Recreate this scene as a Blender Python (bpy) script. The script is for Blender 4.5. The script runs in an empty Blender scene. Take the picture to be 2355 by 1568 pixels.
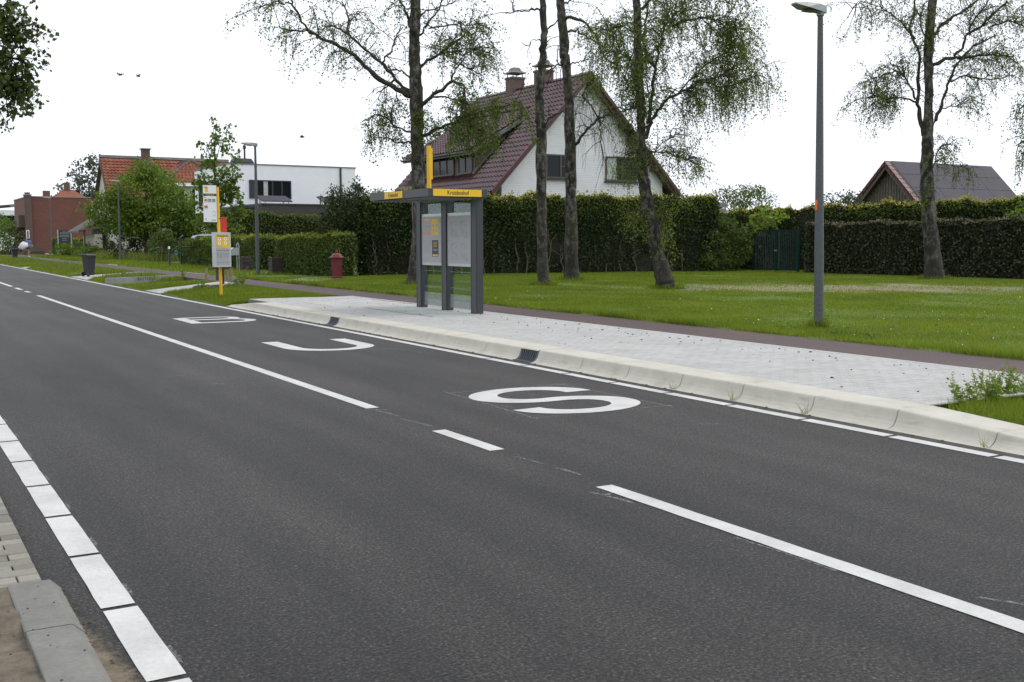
import bpy, math, random
import numpy as np
from mathutils import Vector, Matrix
R_ = math.radians
rnd = random.Random(7); rng = np.random.default_rng(11)
S = bpy.context.scene
COL = S.collection
# ------------------------------------------------------------------ camera
f = 2480.0; cx, cy = 1177.0, 784.0; EYE = 1.6
pit = math.atan(232 / f); yaw = math.atan(1467 / f * math.cos(pit))
F = np.array([math.sin(yaw) * math.cos(pit), math.cos(yaw) * math.cos(pit), -math.sin(pit)])
RT = np.array([math.cos(yaw), -math.sin(yaw), 0.0]); UP = np.cross(RT, F)
C0 = np.array([0, 0, EYE])
cam = bpy.data.cameras.new('camera'); co = bpy.data.objects.new('camera', cam); COL.objects.link(co)
cam.sensor_width = 36; cam.lens = f / 2354 * 36; cam.clip_end = 3000; cam.clip_start = .05
co.location = C0; co.rotation_euler = (math.pi / 2 - pit, 0, -yaw)
S.camera = co
# ------------------------------------------------------------------ sky and sun (bright overcast, sun veiled by cloud over the right-hand side)
SUN_AZ = 105.0; SUN_EL = 50.0     # degrees from +Y towards +X
w = bpy.data.worlds.new('World'); S.world = w; w.use_nodes = True
nt = w.node_tree; nt.nodes.clear()
sky = nt.nodes.new('ShaderNodeTexSky'); sky.sky_type = 'NISHITA'; sky.sun_disc = False
sky.sun_elevation = R_(SUN_EL); sky.sun_rotation = R_(SUN_AZ); sky.air_density = 1.2; sky.dust_density = 4
hs = nt.nodes.new('ShaderNodeHueSaturation'); hs.inputs['Saturation'].default_value = .2
mx = nt.nodes.new('ShaderNodeMix'); mx.data_type = 'RGBA'; mx.inputs[0].default_value = .75
mx.inputs[7].default_value = (11.9, 12.5, 13.6, 1)
bg = nt.nodes.new('ShaderNodeBackground'); bg.inputs[1].default_value = .118
wo = nt.nodes.new('ShaderNodeOutputWorld')
nt.links.new(sky.outputs[0], hs.inputs['Color']); nt.links.new(hs.outputs[0], mx.inputs[6])
nt.links.new(mx.outputs[2], bg.inputs[0]); nt.links.new(bg.outputs[0], wo.inputs[0])
sl = bpy.data.lights.new('sun', 'SUN'); sl.energy = 1.1; sl.angle = R_(25); sl.color = (1, .96, .9)
so = bpy.data.objects.new('sun', sl); COL.objects.link(so)
sd = Vector((math.sin(R_(SUN_AZ)) * math.cos(R_(SUN_EL)), math.cos(R_(SUN_AZ)) * math.cos(R_(SUN_EL)), math.sin(R_(SUN_EL))))
so.rotation_euler = sd.to_track_quat('Z', 'Y').to_euler(); so.location = sd * 60
S.view_settings.view_transform = 'Standard'; S.view_settings.look = 'None'
S.view_settings.exposure = 0.0; S.view_settings.gamma = 1.0
# ------------------------------------------------------------------ pixel helpers (2354 x 1568 reading of the photograph)
GZ = .13
def ray(u, v): return F + RT * (u - cx) / f + UP * (cy - v) / f
def gnd(u, v, z=GZ):
    d = ray(u, v); return C0 + d * ((z - EYE) / d[2])
FH = np.array([math.sin(yaw), math.cos(yaw), 0.])
def at(u, v, d):
    r = ray(u, v); return C0 + r * (d / float(r @ FH))     # on the upright plane d metres ahead
def atX(u, v, X):
    d = ray(u, v); return C0 + d * (X / d[0])
def atY(u, v, Y):
    d = ray(u, v); return C0 + d * (Y / d[1])
def depth(P): return float(np.dot(np.array(P) - C0, FH))
# ------------------------------------------------------------------ mesh helpers
class MB:
    def __init__(s): s.v = []; s.f = []
    def add(s, vs, fs):
        o = len(s.v); s.v += [tuple(map(float, p)) for p in vs]; s.f += [tuple(i + o for i in q) for q in fs]; return s
    def box(s, c, d, rz=0., M=None):
        x, y, z = d[0] / 2, d[1] / 2, d[2] / 2
        vs = [(-x, -y, -z), (x, -y, -z), (x, y, -z), (-x, y, -z), (-x, -y, z), (x, -y, z), (x, y, z), (-x, y, z)]
        ca, sa = math.cos(rz), math.sin(rz)
        if M is not None: vs = [tuple(M @ Vector(p)) for p in vs]
        vs = [(p[0] * ca - p[1] * sa + c[0], p[0] * sa + p[1] * ca + c[1], p[2] + c[2]) for p in vs]
        return s.add(vs, [(3, 2, 1, 0), (4, 5, 6, 7), (0, 1, 5, 4), (1, 2, 6, 5), (2, 3, 7, 6), (3, 0, 4, 7)])
    def bb(s, x0, x1, y0, y1, z0, z1): return s.box(((x0 + x1) / 2, (y0 + y1) / 2, (z0 + z1) / 2), (x1 - x0, y1 - y0, z1 - z0))
    def frustum(s, x0, x1, y0, y1, z0, z1, b, bz):
        vs = [(x0, y0, z0), (x1, y0, z0), (x1, y1, z0), (x0, y1, z0), (x0, y0, z1 - bz), (x1, y0, z1 - bz), (x1, y1, z1 - bz), (x0, y1, z1 - bz),
              (x0 + b, y0 + b, z1), (x1 - b, y0 + b, z1), (x1 - b, y1 - b, z1), (x0 + b, y1 - b, z1)]
        fs = [(8, 9, 10, 11)]
        for a in (0, 4):
            for i in range(4): fs.append((a + i, a + (i + 1) % 4, a + 4 + (i + 1) % 4, a + 4 + i))
        return s.add(vs, fs)
    def tube(s, pts, rad, n=6, jit=0., cap=True):
        pts = [Vector(p) for p in pts]; k = len(pts)
        if not hasattr(rad, '__len__'): rad = [rad] * k
        vs = []; up = Vector((0.31, 0.17, 0.93)); ph = [rnd.uniform(-1, 1) for _ in range(n)]
        for i, p in enumerate(pts):
            t = (pts[min(i + 1, k - 1)] - pts[max(i - 1, 0)])
            if t.length < 1e-9: t = Vector((0, 0, 1))
            t.normalize()
            if abs(t.dot(up)) > .95: up = Vector((1, 0, .1))
            a = t.cross(up).normalized(); b = t.cross(a).normalized()
            for j in range(n):
                an = 2 * math.pi * j / n; r = rad[i] * (1 + (jit * (ph[j] * .6 + rnd.uniform(-1, 1) * .5) if jit else 0))
                vs.append(p + a * math.cos(an) * r + b * math.sin(an) * r)
        fs = []
        for i in range(k - 1):
            for j in range(n): fs.append((i * n + j, i * n + (j + 1) % n, (i + 1) * n + (j + 1) % n, (i + 1) * n + j))
        if cap: fs.append(tuple(range((k - 1) * n, k * n))); fs.append(tuple(range(n - 1, -1, -1)))
        return s.add(vs, fs)
    def lathe(s, prof, c=(0, 0, 0), n=12, rot=0., sx=1., sy=1.):
        vs = []; k = len(prof)
        for r, z in prof:
            for j in range(n):
                a = 2 * math.pi * (j + .5) / n + rot; vs.append((c[0] + r * math.cos(a) * sx, c[1] + r * math.sin(a) * sy, c[2] + z))
        fs = [(i * n + j, i * n + (j + 1) % n, (i + 1) * n + (j + 1) % n, (i + 1) * n + j) for i in range(k - 1) for j in range(n)]
        fs += [tuple(range((k - 1) * n, k * n)), tuple(range(n - 1, -1, -1))]
        return s.add(vs, fs)
    def prism(s, poly, d):     # poly: 3d points, extruded by vector d
        k = len(poly); d = Vector(d); a = [Vector(p) for p in poly]
        return s.add(a + [p + d for p in a], [tuple(range(k - 1, -1, -1)), tuple(range(k, 2 * k))] + [(i, (i + 1) % k, k + (i + 1) % k, k + i) for i in range(k)])
    def sheet(s, pts): return s.add(pts, [tuple(range(len(pts)))])
    def ribbon(s, pts, wd, z, ax=1.):  # flat ribbon in xy, ax widens it along x
        pts = [(p[0] / ax, p[1]) for p in pts]; k = len(pts); vs = []
        for i, p in enumerate(pts):
            a = Vector(pts[max(i - 1, 0)]); b = Vector(pts[min(i + 1, k - 1)]); t = (b - a).normalized(); nn = Vector((-t.y, t.x)) * wd / 2
            vs += [((p[0] + nn.x) * ax, p[1] + nn.y, z), ((p[0] - nn.x) * ax, p[1] - nn.y, z)]
        return s.add(vs, [(2 * i + 1, 2 * i + 3, 2 * i + 2, 2 * i) for i in range(k - 1)])
MATS = {}
def wloc(p):
    v = Vector((0, 0, 0))
    while p is not None: v = v + p.location; p = p.parent
    return v
def link(name, me, parent, kind=None, smooth=False):
    o = bpy.data.objects.new(name, me); COL.objects.link(o)
    if parent is not None: o.parent = parent
    if kind: o['kind'] = kind
    if smooth: me.polygons.foreach_set('use_smooth', [True] * len(me.polygons))
    return o
def obj(name, mb, mat, parent=None, local=False, smooth=False, kind=None):
    me = bpy.data.meshes.new(name)
    o_ = Vector((0, 0, 0)) if (local or parent is None) else wloc(parent)
    me.from_pydata([(p[0] - o_.x, p[1] - o_.y, p[2] - o_.z) for p in mb.v], [], mb.f); me.update()
    me.materials.append(MATS[mat])
    return link(name, me, parent, kind, smooth)
def npmesh(name, V, nper, mat, parent=None, kind=None):   # V: (N*nper,3), faces of nper verts each
    o_ = np.array(wloc(parent)) if parent is not None else np.zeros(3)
    V = (np.asarray(V, dtype=np.float64) - o_).astype(np.float32); nf = len(V) // nper
    me = bpy.data.meshes.new(name); me.vertices.add(len(V)); me.vertices.foreach_set('co', V.ravel())
    me.loops.add(nf * nper); me.loops.foreach_set('vertex_index', np.arange(nf * nper, dtype=np.int32))
    me.polygons.add(nf); me.polygons.foreach_set('loop_start', np.arange(0, nf * nper, nper, dtype=np.int32))
    me.update(calc_edges=True); me.materials.append(MATS[mat])
    return link(name, me, parent, kind)
def tag(o, label, cat=None, group=None, kind=None):
    o['label'] = label
    if cat: o['category'] = cat
    if group: o['group'] = group
    if kind: o['kind'] = kind
    return o
def thing(name, label, cat, loc=(0, 0, 0), rz=0., group=None):
    o = bpy.data.objects.new(name, None); COL.objects.link(o); o.location = Vector([float(a) for a in loc]); o.rotation_euler = (0, 0, rz)
    o.empty_display_size = .2
    return tag(o, label, cat, group)
def struct(name, mb, mat, label=None):
    o = obj(name, mb, mat); o['kind'] = 'structure'
    if label: o['label'] = label
    return o
def copy_tree(o, parent=None):
    c = o.copy(); COL.objects.link(c)
    if parent is not None: c.parent = parent
    for ch in [q for q in bpy.data.objects if q.parent == o]: copy_tree(ch, c)
    return c
# ------------------------------------------------------------------ materials
def newmat(name):
    m = bpy.data.materials.new(name); m.use_nodes = True; MATS[name] = m
    t = m.node_tree; b = t.nodes['Principled BSDF']; return m, t, b
def N(t, kind, **kw):
    n = t.nodes.new('ShaderNode' + kind)
    for k, v in kw.items():
        if k in n.inputs: n.inputs[k].default_value = v
        else: setattr(n, k, v)
    return n
def pos(t, sc=(1, 1, 1)):
    g = N(t, 'NewGeometry'); m = N(t, 'Mapping'); m.inputs['Scale'].default_value = sc
    t.links.new(g.outputs['Position'], m.inputs['Vector']); return m.outputs[0]
def noise(t, vec, scale, detail=3, rough=.55):
    n = N(t, 'TexNoise', Scale=scale, Detail=detail, Roughness=rough); t.links.new(vec, n.inputs['Vector']); return n.outputs['Fac']
def ramp(t, fac, stops):
    r = N(t, 'ValToRGB'); e = r.color_ramp.elements
    while len(e) < len(stops): e.new(.5)
    for q, (p, c) in zip(e, stops): q.position = p; q.color = (*c, 1) if len(c) == 3 else c
    t.links.new(fac, r.inputs[0]); return r.outputs[0]
def mixc(t, fac, a, b, mode='MIX'):
    m = N(t, 'Mix', data_type='RGBA', blend_type=mode)
    for s_, v in ((0, fac), (6, a), (7, b)):
        if hasattr(v, 'is_linked'): t.links.new(v, m.inputs[s_])
        else: m.inputs[s_].default_value = v if s_ == 0 else (*v, 1)
    return m.outputs[2]
def bump(t, b, h, st, dist=.01):
    n = N(t, 'Bump', Strength=st, Distance=dist); t.links.new(h, n.inputs['Height']); t.links.new(n.outputs[0], b.inputs['Normal'])
def plain(name, col, rough=.6, metal=0., var=.12, sc=6., bmp=0., spec=.5):
    m, t, b = newmat(name); v = pos(t)
    n = noise(t, v, sc, 4); lo = tuple(c * (1 - var) for c in col); hi = tuple(min(1, c * (1 + var)) for c in col)
    t.links.new(ramp(t, n, [(.3, lo), (.7, hi)]), b.inputs['Base Color'])
    b.inputs['Roughness'].default_value = rough; b.inputs['Metallic'].default_value = metal; b.inputs['Specular IOR Level'].default_value = spec
    if bmp: bump(t, b, noise(t, v, sc * 8, 3), bmp)
    return m
def islandmat(name, c1, c2, rough=.55, trans=.35, tint=(1.25, 1.3, .8), patch=None, spec=.35):
    m, t, b = newmat(name)
    g = N(t, 'NewGeometry'); col = ramp(t, g.outputs['Random Per Island'], [(0, c1), (1, c2)])
    if patch:
        n = noise(t, pos(t), patch[0], 3); col = mixc(t, ramp(t, n, [(.38, (0, 0, 0)), (.66, (1, 1, 1))]), col, patch[1], 'MULTIPLY')
    t.links.new(col, b.inputs['Base Color']); b.inputs['Roughness'].default_value = rough; b.inputs['Specular IOR Level'].default_value = spec
    if trans > 0:
        tr = N(t, 'BsdfTranslucent'); t.links.new(mixc(t, 1., col, tint, 'MULTIPLY'), tr.inputs[0])
        ms = N(t, 'MixShader'); ms.inputs[0].default_value = trans
        t.links.new(b.outputs[0], ms.inputs[1]); t.links.new(tr.outputs[0], ms.inputs[2])
        t.links.new(ms.outputs[0], t.nodes['Material Output'].inputs[0])
    return m
# asphalt road
m, t, b = newmat('asphalt'); v = pos(t)
sp = ramp(t, noise(t, v, 62, 3, .75), [(.34, (.0085, .0078, .0074)), (.45, (.024, .0226, .0216)), (.53, (.043, .0405, .039)), (.61, (.076, .072, .0695)), (.70, (.18, .172, .166))])
sp = mixc(t, 1., sp, ramp(t, noise(t, v, 15, 5, .75), [(.34, (.72, .72, .72)), (.66, (1.26, 1.26, 1.26))]), 'MULTIPLY')
big = ramp(t, noise(t, pos(t, (1.0, .22, 1)), .55, 6, .62), [(.32, (.60, .594, .585)), (.5, (.98, .965, .94)), (.68, (1.42, 1.39, 1.34))])  # uneven asphalt tone, its broad bands also painting in soft reflections
col = mixc(t, 1., sp, big, 'MULTIPLY')
trk = N(t, 'TexWave', Scale=.515, bands_direction='X', Distortion=1.2, Detail=3.); trk.inputs['Phase Offset'].default_value = 1.2; t.links.new(pos(t, (1, .12, 1)), trk.inputs['Vector'])
col = mixc(t, 1., col, ramp(t, trk.outputs['Fac'], [(.0, (.92, .92, .92)), (1., (1.10, 1.095, 1.09))]), 'MULTIPLY')
t.links.new(col, b.inputs['Base Color']); b.inputs['Roughness'].default_value = .68; b.inputs['Specular IOR Level'].default_value = .32
bump(t, b, noise(t, v, 60, 6, .85), 1., .012)
# red-brown cycle path
m, t, b = newmat('path_red'); v = pos(t)
sp = ramp(t, noise(t, v, 60, 7, .8), [(.35, (.034, .018, .016)), (.55, (.070, .040, .035)), (.72, (.13, .082, .072))])
big = ramp(t, noise(t, pos(t, (1, .3, 1)), 1.2, 5), [(.3, (.85, .85, .85)), (.7, (1.18, 1.16, 1.14))])
t.links.new(mixc(t, 1., sp, big, 'MULTIPLY'), b.inputs['Base Color']); b.inputs['Roughness'].default_value = .7
bump(t, b, noise(t, v, 150, 2), .4, .005)
# road paint (worn)
m, t, b = newmat('paint'); v = pos(t)
c = ramp(t, noise(t, v, 42, 8, .8), [(.30, (.10, .10, .10)), (.39, (.50, .495, .475)), (.8, (.63, .625, .60))])
c = mixc(t, 1., c, ramp(t, noise(t, v, 3, 4), [(.3, (.80, .80, .79)), (.7, (1.06, 1.06, 1.05))]), 'MULTIPLY')
t.links.new(c, b.inputs['Base Color']); b.inputs['Roughness'].default_value = .6; bump(t, b, noise(t, v, 120, 3), .4, .004)
# faint chalk marks left by the painters
m, t, b = newmat('chalk'); v = pos(t)
b.inputs['Base Color'].default_value = (.36, .36, .36, 1); b.inputs['Roughness'].default_value = .9
tr = N(t, 'BsdfTransparent'); ms = N(t, 'MixShader'); t.links.new(ramp(t, noise(t, v, 30, 5, .8), [(.42, (0, 0, 0)), (.68, (.62, .62, .62))]), ms.inputs[0])
t.links.new(tr.outputs[0], ms.inputs[1]); t.links.new(b.outputs[0], ms.inputs[2]); t.links.new(ms.outputs[0], t.nodes['Material Output'].inputs[0])
m, t, b = newmat('sand_thin'); v = pos(t)
t.links.new(ramp(t, noise(t, v, 9, 6, .7), [(.3, (.09, .07, .048)), (.7, (.22, .18, .125))]), b.inputs['Base Color']); b.inputs['Roughness'].default_value = .95
g = N(t, 'NewGeometry'); sx = N(t, 'SeparateXYZ'); t.links.new(g.outputs['Position'], sx.inputs[0]); mr = N(t, 'MapRange'); mr.inputs[1].default_value = .66; mr.inputs[2].default_value = .82; mr.inputs[3].default_value = .55; mr.inputs[4].default_value = -.25
mr2 = N(t, 'MapRange'); mr2.inputs[1].default_value = 4.0; mr2.inputs[2].default_value = 5.1; mr2.inputs[3].default_value = .12; mr2.inputs[4].default_value = -.6; t.links.new(sx.outputs[1], mr2.inputs[0])
t.links.new(sx.outputs[0], mr.inputs[0]); a0 = N(t, 'Math', operation='ADD'); t.links.new(mr.outputs[0], a0.inputs[0]); t.links.new(mr2.outputs[0], a0.inputs[1]); ad = N(t, 'Math', operation='ADD'); t.links.new(a0.outputs[0], ad.inputs[0]); t.links.new(noise(t, v, 22, 7, .75), ad.inputs[1])
tr = N(t, 'BsdfTransparent'); ms = N(t, 'MixShader'); t.links.new(ramp(t, ad.outputs[0], [(.55, (0, 0, 0)), (.85, (.9, .9, .9))]), ms.inputs[0])
t.links.new(tr.outputs[0], ms.inputs[1]); t.links.new(b.outputs[0], ms.inputs[2]); t.links.new(ms.outputs[0], t.nodes['Material Output'].inputs[0])
# kerb concrete: cream, ribbed on the tread
m, t, b = newmat('kerb'); v = pos(t)
c = ramp(t, noise(t, v, 3.2, 6, .6), [(.28, (.44, .412, .345)), (.5, (.50, .472, .40)), (.75, (.545, .52, .45))])
st = noise(t, pos(t, (1.5, 1.5, 5)), 2.1, 5, .65)
c = mixc(t, ramp(t, st, [(.56, (0, 0, 0)), (.68, (.5, .5, .5))]), c, (.32, .30, .25))
t.links.new(c, b.inputs['Base Color']); b.inputs['Roughness'].default_value = .75
g = N(t, 'NewGeometry'); sx = N(t, 'SeparateXYZ'); t.links.new(g.outputs['Normal'], sx.inputs[0])
wv = N(t, 'TexWave', Scale=10.5, bands_direction='Y'); t.links.new(pos(t), wv.inputs['Vector'])
mm = N(t, 'Math', operation='GREATER_THAN'); mm.inputs[1].default_value = .93; t.links.new(sx.outputs[2], mm.inputs[0])
m2 = N(t, 'Math', operation='MULTIPLY'); t.links.new(wv.outputs['Fac'], m2.inputs[0]); t.links.new(mm.outputs[0], m2.inputs[1])
bump(t, b, m2.outputs[0], .5, .012)
def concrete(name, lo, hi, sc=2.5, bmp=.25):
    m, t, b = newmat(name); v = pos(t)
    c = ramp(t, noise(t, v, sc, 6, .62), [(.3, lo), (.7, hi)])
    c = mixc(t, 1., c, ramp(t, noise(t, v, 55, 3), [(.3, (.9, .9, .9)), (.7, (1.08, 1.08, 1.08))]), 'MULTIPLY')
    t.links.new(c, b.inputs['Base Color']); b.inputs['Roughness'].default_value = .8; bump(t, b, noise(t, v, 80, 4), bmp, .004)
concrete('slab_light', (.34, .335, .315), (.47, .465, .445))
concrete('slab_pad', (.31, .325, .31), (.39, .405, .39))
concrete('concrete_grey', (.20, .205, .20), (.30, .305, .295))
concrete('gutter_dirt', (.02, .019, .017), (.055, .051, .045), 4)
concrete('left_kerb', (.13, .128, .112), (.21, .205, .18), 3)
def pavermat(name, a, b_, c_):
    m, t, b = newmat(name); oi = N(t, 'ObjectInfo'); g = N(t, 'NewGeometry')
    ad = N(t, 'Math', operation='ADD'); t.links.new(oi.outputs['Random'], ad.inputs[0]); t.links.new(g.outputs['Random Per Island'], ad.inputs[1])
    fr = N(t, 'Math', operation='FRACT'); t.links.new(ad.outputs[0], fr.inputs[0])
    c = ramp(t, fr.outputs[0], [(0, a), (.5, b_), (1, c_)]); v = pos(t)
    c = mixc(t, 1., c, ramp(t, noise(t, v, 1.1, 6, .65), [(.3, (.90, .895, .88)), (.7, (1.05, 1.05, 1.05))]), 'MULTIPLY')
    c = mixc(t, 1., c, ramp(t, noise(t, v, 70, 3), [(.3, (.88, .88, .88)), (.7, (1.1, 1.1, 1.1))]), 'MULTIPLY')
    t.links.new(c, b.inputs['Base Color']); b.inputs['Roughness'].default_value = .78; bump(t, b, noise(t, v, 110, 3), .3, .004)
pavermat('paver', (.375, .368, .352), (.398, .39, .374), (.425, .417, .40))
pavermat('paver_old', (.15, .135, .11), (.20, .185, .155), (.26, .24, .2))
plain('paver_joint', (.12, .112, .10), .9, var=.3, sc=20)
# ground covers
m, t, b = newmat('lawn'); v = pos(t)
c = ramp(t, noise(t, v, 1.6, 6, .65), [(.28, (.062, .115, .010)), (.5, (.100, .165, .013)), (.72, (.165, .20, .028))])
c = mixc(t, 1., c, ramp(t, noise(t, v, 45, 3), [(.3, (.62, .65, .6)), (.7, (1.25, 1.25, 1.2))]), 'MULTIPLY')
g = N(t, 'NewGeometry')
bare_c = gnd(1950, 662)
mp = N(t, 'Mapping'); mp.vector_type = 'TEXTURE'; mp.inputs['Location'].default_value = (bare_c[0], bare_c[1], 0); mp.inputs['Rotation'].default_value = (0, 0, -yaw); mp.inputs['Scale'].default_value = (10.0, 4.0, 50)
t.links.new(g.outputs['Position'], mp.inputs['Vector'])
ln = N(t, 'VectorMath', operation='LENGTH'); t.links.new(mp.outputs[0], ln.inputs[0])
n2 = N(t, 'Math', operation='MULTIPLY_ADD'); t.links.new(noise(t, v, 1.2, 5), n2.inputs[0]); n2.inputs[1].default_value = 1.3; t.links.new(ln.outputs['Value'], n2.inputs[2])
dv = N(t, 'Math', operation='DIVIDE'); t.links.new(n2.outputs[0], dv.inputs[0]); dv.inputs[1].default_value = 2.
c = mixc(t, ramp(t, dv.outputs[0], [(.55, (.85, .85, .85)), (.82, (0, 0, 0))]), c, (.26, .215, .125))
t.links.new(c, b.inputs['Base Color']); b.inputs['Roughness'].default_value = .9; bump(t, b, noise(t, v, 60, 4), .8, .03)
m, t, b = newmat('sand'); v = pos(t)
c = ramp(t, noise(t, v, 7, 7, .68), [(.3, (.085, .068, .046)), (.5, (.165, .135, .095)), (.7, (.235, .20, .148))])
t.links.new(c, b.inputs['Base Color']); b.inputs['Roughness'].default_value = .95; bump(t, b, noise(t, v, 25, 6, .7), 1., .03)
plain('soil', (.085, .065, .045), .95, var=.4, sc=12, bmp=.6)
plain('pebble', (.06, .045, .035), .9, var=.5, sc=30)
# plants
islandmat('birch_leaf', (.060, .098, .014), (.165, .215, .036), trans=.52)
islandmat('birch_leaf_bright', (.085, .135, .018), (.19, .24, .04), trans=.52)
islandmat('oak_leaf', (.030, .055, .010), (.090, .130, .024), trans=.35)
islandmat('hedge_leaf', (.015, .032, .008), (.066, .100, .020), trans=.25, patch=(.9, (.6, .62, .6)))
islandmat('hedge_shoot', (.22, .22, .030), (.46, .40, .085), trans=.40)
islandmat('young_lit_leaf', (.06, .10, .014), (.20, .23, .04), trans=.4)  # new growth, lightened to paint in the light on hedge tops
islandmat('ivy_leaf', (.020, .030, .012), (.062, .068, .026), trans=.15, rough=.42, spec=.5)
islandmat('ivy_top', (.12, .09, .045), (.24, .20, .09), trans=.3)
islandmat('low_hedge_leaf', (.040, .072, .012), (.120, .170, .030), trans=.3)
islandmat('low_hedge_top', (.16, .19, .024), (.33, .34, .06), trans=.4)
islandmat('bush_leaf', (.062, .120, .012), (.165, .230, .028), trans=.4)
islandmat('bush_dark', (.020, .040, .010), (.070, .100, .020), trans=.25)
islandmat('conifer_leaf', (.03, .05, .025), (.075, .10, .05), trans=.25)
islandmat('far_leaf', (.045, .062, .040), (.085, .105, .070), trans=.3)
islandmat('grass_blade', (.090, .158, .009), (.27, .305, .030), trans=.45, patch=(.55, (.68, .74, .70)))
islandmat('grass_tall', (.09, .14, .022), (.22, .25, .06), trans=.4)
islandmat('weed_leaf', (.10, .165, .02), (.23, .29, .05), trans=.45)
islandmat('flower_white', (.6, .6, .55), (.8, .8, .75), trans=.2)
m, t, b = newmat('birch_bark'); v = pos(t)
c = ramp(t, noise(t, pos(t, (3.0, 3.0, 1.7)), 2.1, 8, .72), [(.43, (.010, .009, .008)), (.49, (.034, .029, .023)), (.56, (.125, .116, .104)), (.72, (.30, .29, .27))])
st = noise(t, pos(t, (1.2, 1.2, 18)), 2.6, 4, .6); c = mixc(t, ramp(t, st, [(.56, (0, 0, 0)), (.62, (.85, .85, .85))]), c, (.025, .021, .018))
c = mixc(t, ramp(t, noise(t, v, 1.3, 5), [(.50, (0, 0, 0)), (.66, (.55, .55, .55))]), c, (.060, .066, .020))
sxz = N(t, 'SeparateXYZ'); g = N(t, 'NewGeometry'); t.links.new(g.outputs['Position'], sxz.inputs[0])
mr = N(t, 'MapRange'); mr.inputs[1].default_value = 2.8; mr.inputs[2].default_value = .3; t.links.new(sxz.outputs[2], mr.inputs[0])
mu = N(t, 'Math', operation='MULTIPLY'); mu.inputs[1].default_value = .8; t.links.new(mr.outputs[0], mu.inputs[0])
c = mixc(t, mu.outputs[0], c, (.030, .025, .019))     # old birches have black, corky feet
t.links.new(c, b.inputs['Base Color']); b.inputs['Roughness'].default_value = .85; bump(t, b, noise(t, pos(t, (6, 6, 3)), 3, 6, .7), 1., .05)
plain('twig', (.032, .026, .021), .85, var=.4, sc=4)
plain('bark', (.045, .036, .028), .9, var=.4, sc=9, bmp=.6)
plain('stem_pale', (.085, .07, .045), .9, var=.4, sc=6)
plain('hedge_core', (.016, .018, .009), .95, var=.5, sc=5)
plain('stake_wood', (.26, .19, .115), .85, var=.25, sc=8)
plain('rubber', (.02, .02, .02), .7)
# buildings and metalwork
def brickmat(name, c1, c2, mo, sc=1., spec=.3, dirs='xz', bm=.6, rough=.8, bw=.22, rh=.065):
    m, t, b = newmat(name); g = N(t, 'NewGeometry'); s_ = N(t, 'SeparateXYZ'); t.links.new(g.outputs['Position'], s_.inputs[0])
    ad = N(t, 'Math', operation='ADD'); t.links.new(s_.outputs[0], ad.inputs[0]); t.links.new(s_.outputs[1], ad.inputs[1])
    cb = N(t, 'CombineXYZ'); t.links.new(ad.outputs[0], cb.inputs[0]); t.links.new(s_.outputs[2], cb.inputs[1])
    br = N(t, 'TexBrick', Scale=1., **{'Mortar Size': .008, 'Brick Width': bw, 'Row Height': rh, 'Mortar Smooth': .3, 'Bias': 0.})
    br.inputs['Color1'].default_value = (*c1, 1); br.inputs['Color2'].default_value = (*c2, 1); br.inputs['Mortar'].default_value = (*mo, 1)
    t.links.new(cb.outputs[0], br.inputs['Vector'])
    c = mixc(t, 1., br.outputs['Color'], ramp(t, noise(t, pos(t), .7, 6, .6), [(.3, (.92, .92, .92)), (.7, (1.04, 1.04, 1.04))]), 'MULTIPLY')
    t.links.new(c, b.inputs['Base Color']); b.inputs['Roughness'].default_value = rough
    iv = N(t, 'Math', operation='SUBTRACT'); iv.inputs[0].default_value = 1; t.links.new(br.outputs['Fac'], iv.inputs[1])
    bump(t, b, iv.outputs[0], bm, .03)
brickmat('white_brick', (.86, .865, .88), (.90, .905, .92), (.74, .745, .76), bm=.9, bw=.26, rh=.085)
brickmat('red_brick', (.20, .065, .046), (.145, .050, .038), (.18, .11, .09))
brickmat('dark_brick', (.075, .062, .056), (.052, .044, .041), (.10, .09, .08))
brickmat('chimney_brick', (.14, .085, .07), (.10, .062, .052), (.15, .12, .11))
brickmat('pillar_brick', (.048, .037, .032), (.030, .024, .022), (.06, .05, .045))
def tilemat(name, c1, c2, rough, spec, moss):
    m, t, b = newmat(name); oi = N(t, 'ObjectInfo'); g = N(t, 'NewGeometry'); v = pos(t)
    ad = N(t, 'Math', operation='ADD'); t.links.new(oi.outputs['Random'], ad.inputs[0]); t.links.new(g.outputs['Random Per Island'], ad.inputs[1])
    fr = N(t, 'Math', operation='FRACT'); t.links.new(ad.outputs[0], fr.inputs[0]); c = ramp(t, fr.outputs[0], [(0, c1), (1, c2)])
    c = mixc(t, ramp(t, noise(t, v, 1.5, 6, .7), [(.5, (0, 0, 0)), (.75, (.5, .5, .5))]), c, moss)
    t.links.new(c, b.inputs['Base Color']); b.inputs['Roughness'].default_value = rough; b.inputs['Specular IOR Level'].default_value = spec
tilemat('tile_purple', (.050, .016, .020), (.085, .026, .031), .20, 1.0, (.075, .036, .040))
tilemat('tile_red', (.18, .058, .034), (.27, .092, .054), .75, .3, (.13, .06, .04))
tilemat('tile_grey', (.10, .09, .08), (.15, .135, .115), .85, .3, (.12, .115, .07))
plain('verge_red', (.085, .022, .024), .4, var=.2, sc=8)
plain('white_render', (.86, .87, .89), .8, var=.03, sc=2)
plain('cream_wall', (.50, .47, .41), .85, var=.12, sc=3)
plain('wood_brown', (.085, .058, .042), .7, var=.3, sc=9)
plain('wood_grey', (.115, .095, .082), .8, var=.25, sc=7)
plain('window_frame', (.080, .062, .054), .5, var=.15)
plain('frame_dark', (.035, .038, .045), .45, var=.1)
plain('lead_grey', (.17, .17, .18), .6, var=.15)
plain('gutter_dark', (.03, .026, .026), .4)
plain('chimney_cap', (.10, .09, .092), .45, var=.2)
plain('curtain', (.45, .50, .44), .9, var=.15, sc=10)
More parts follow.
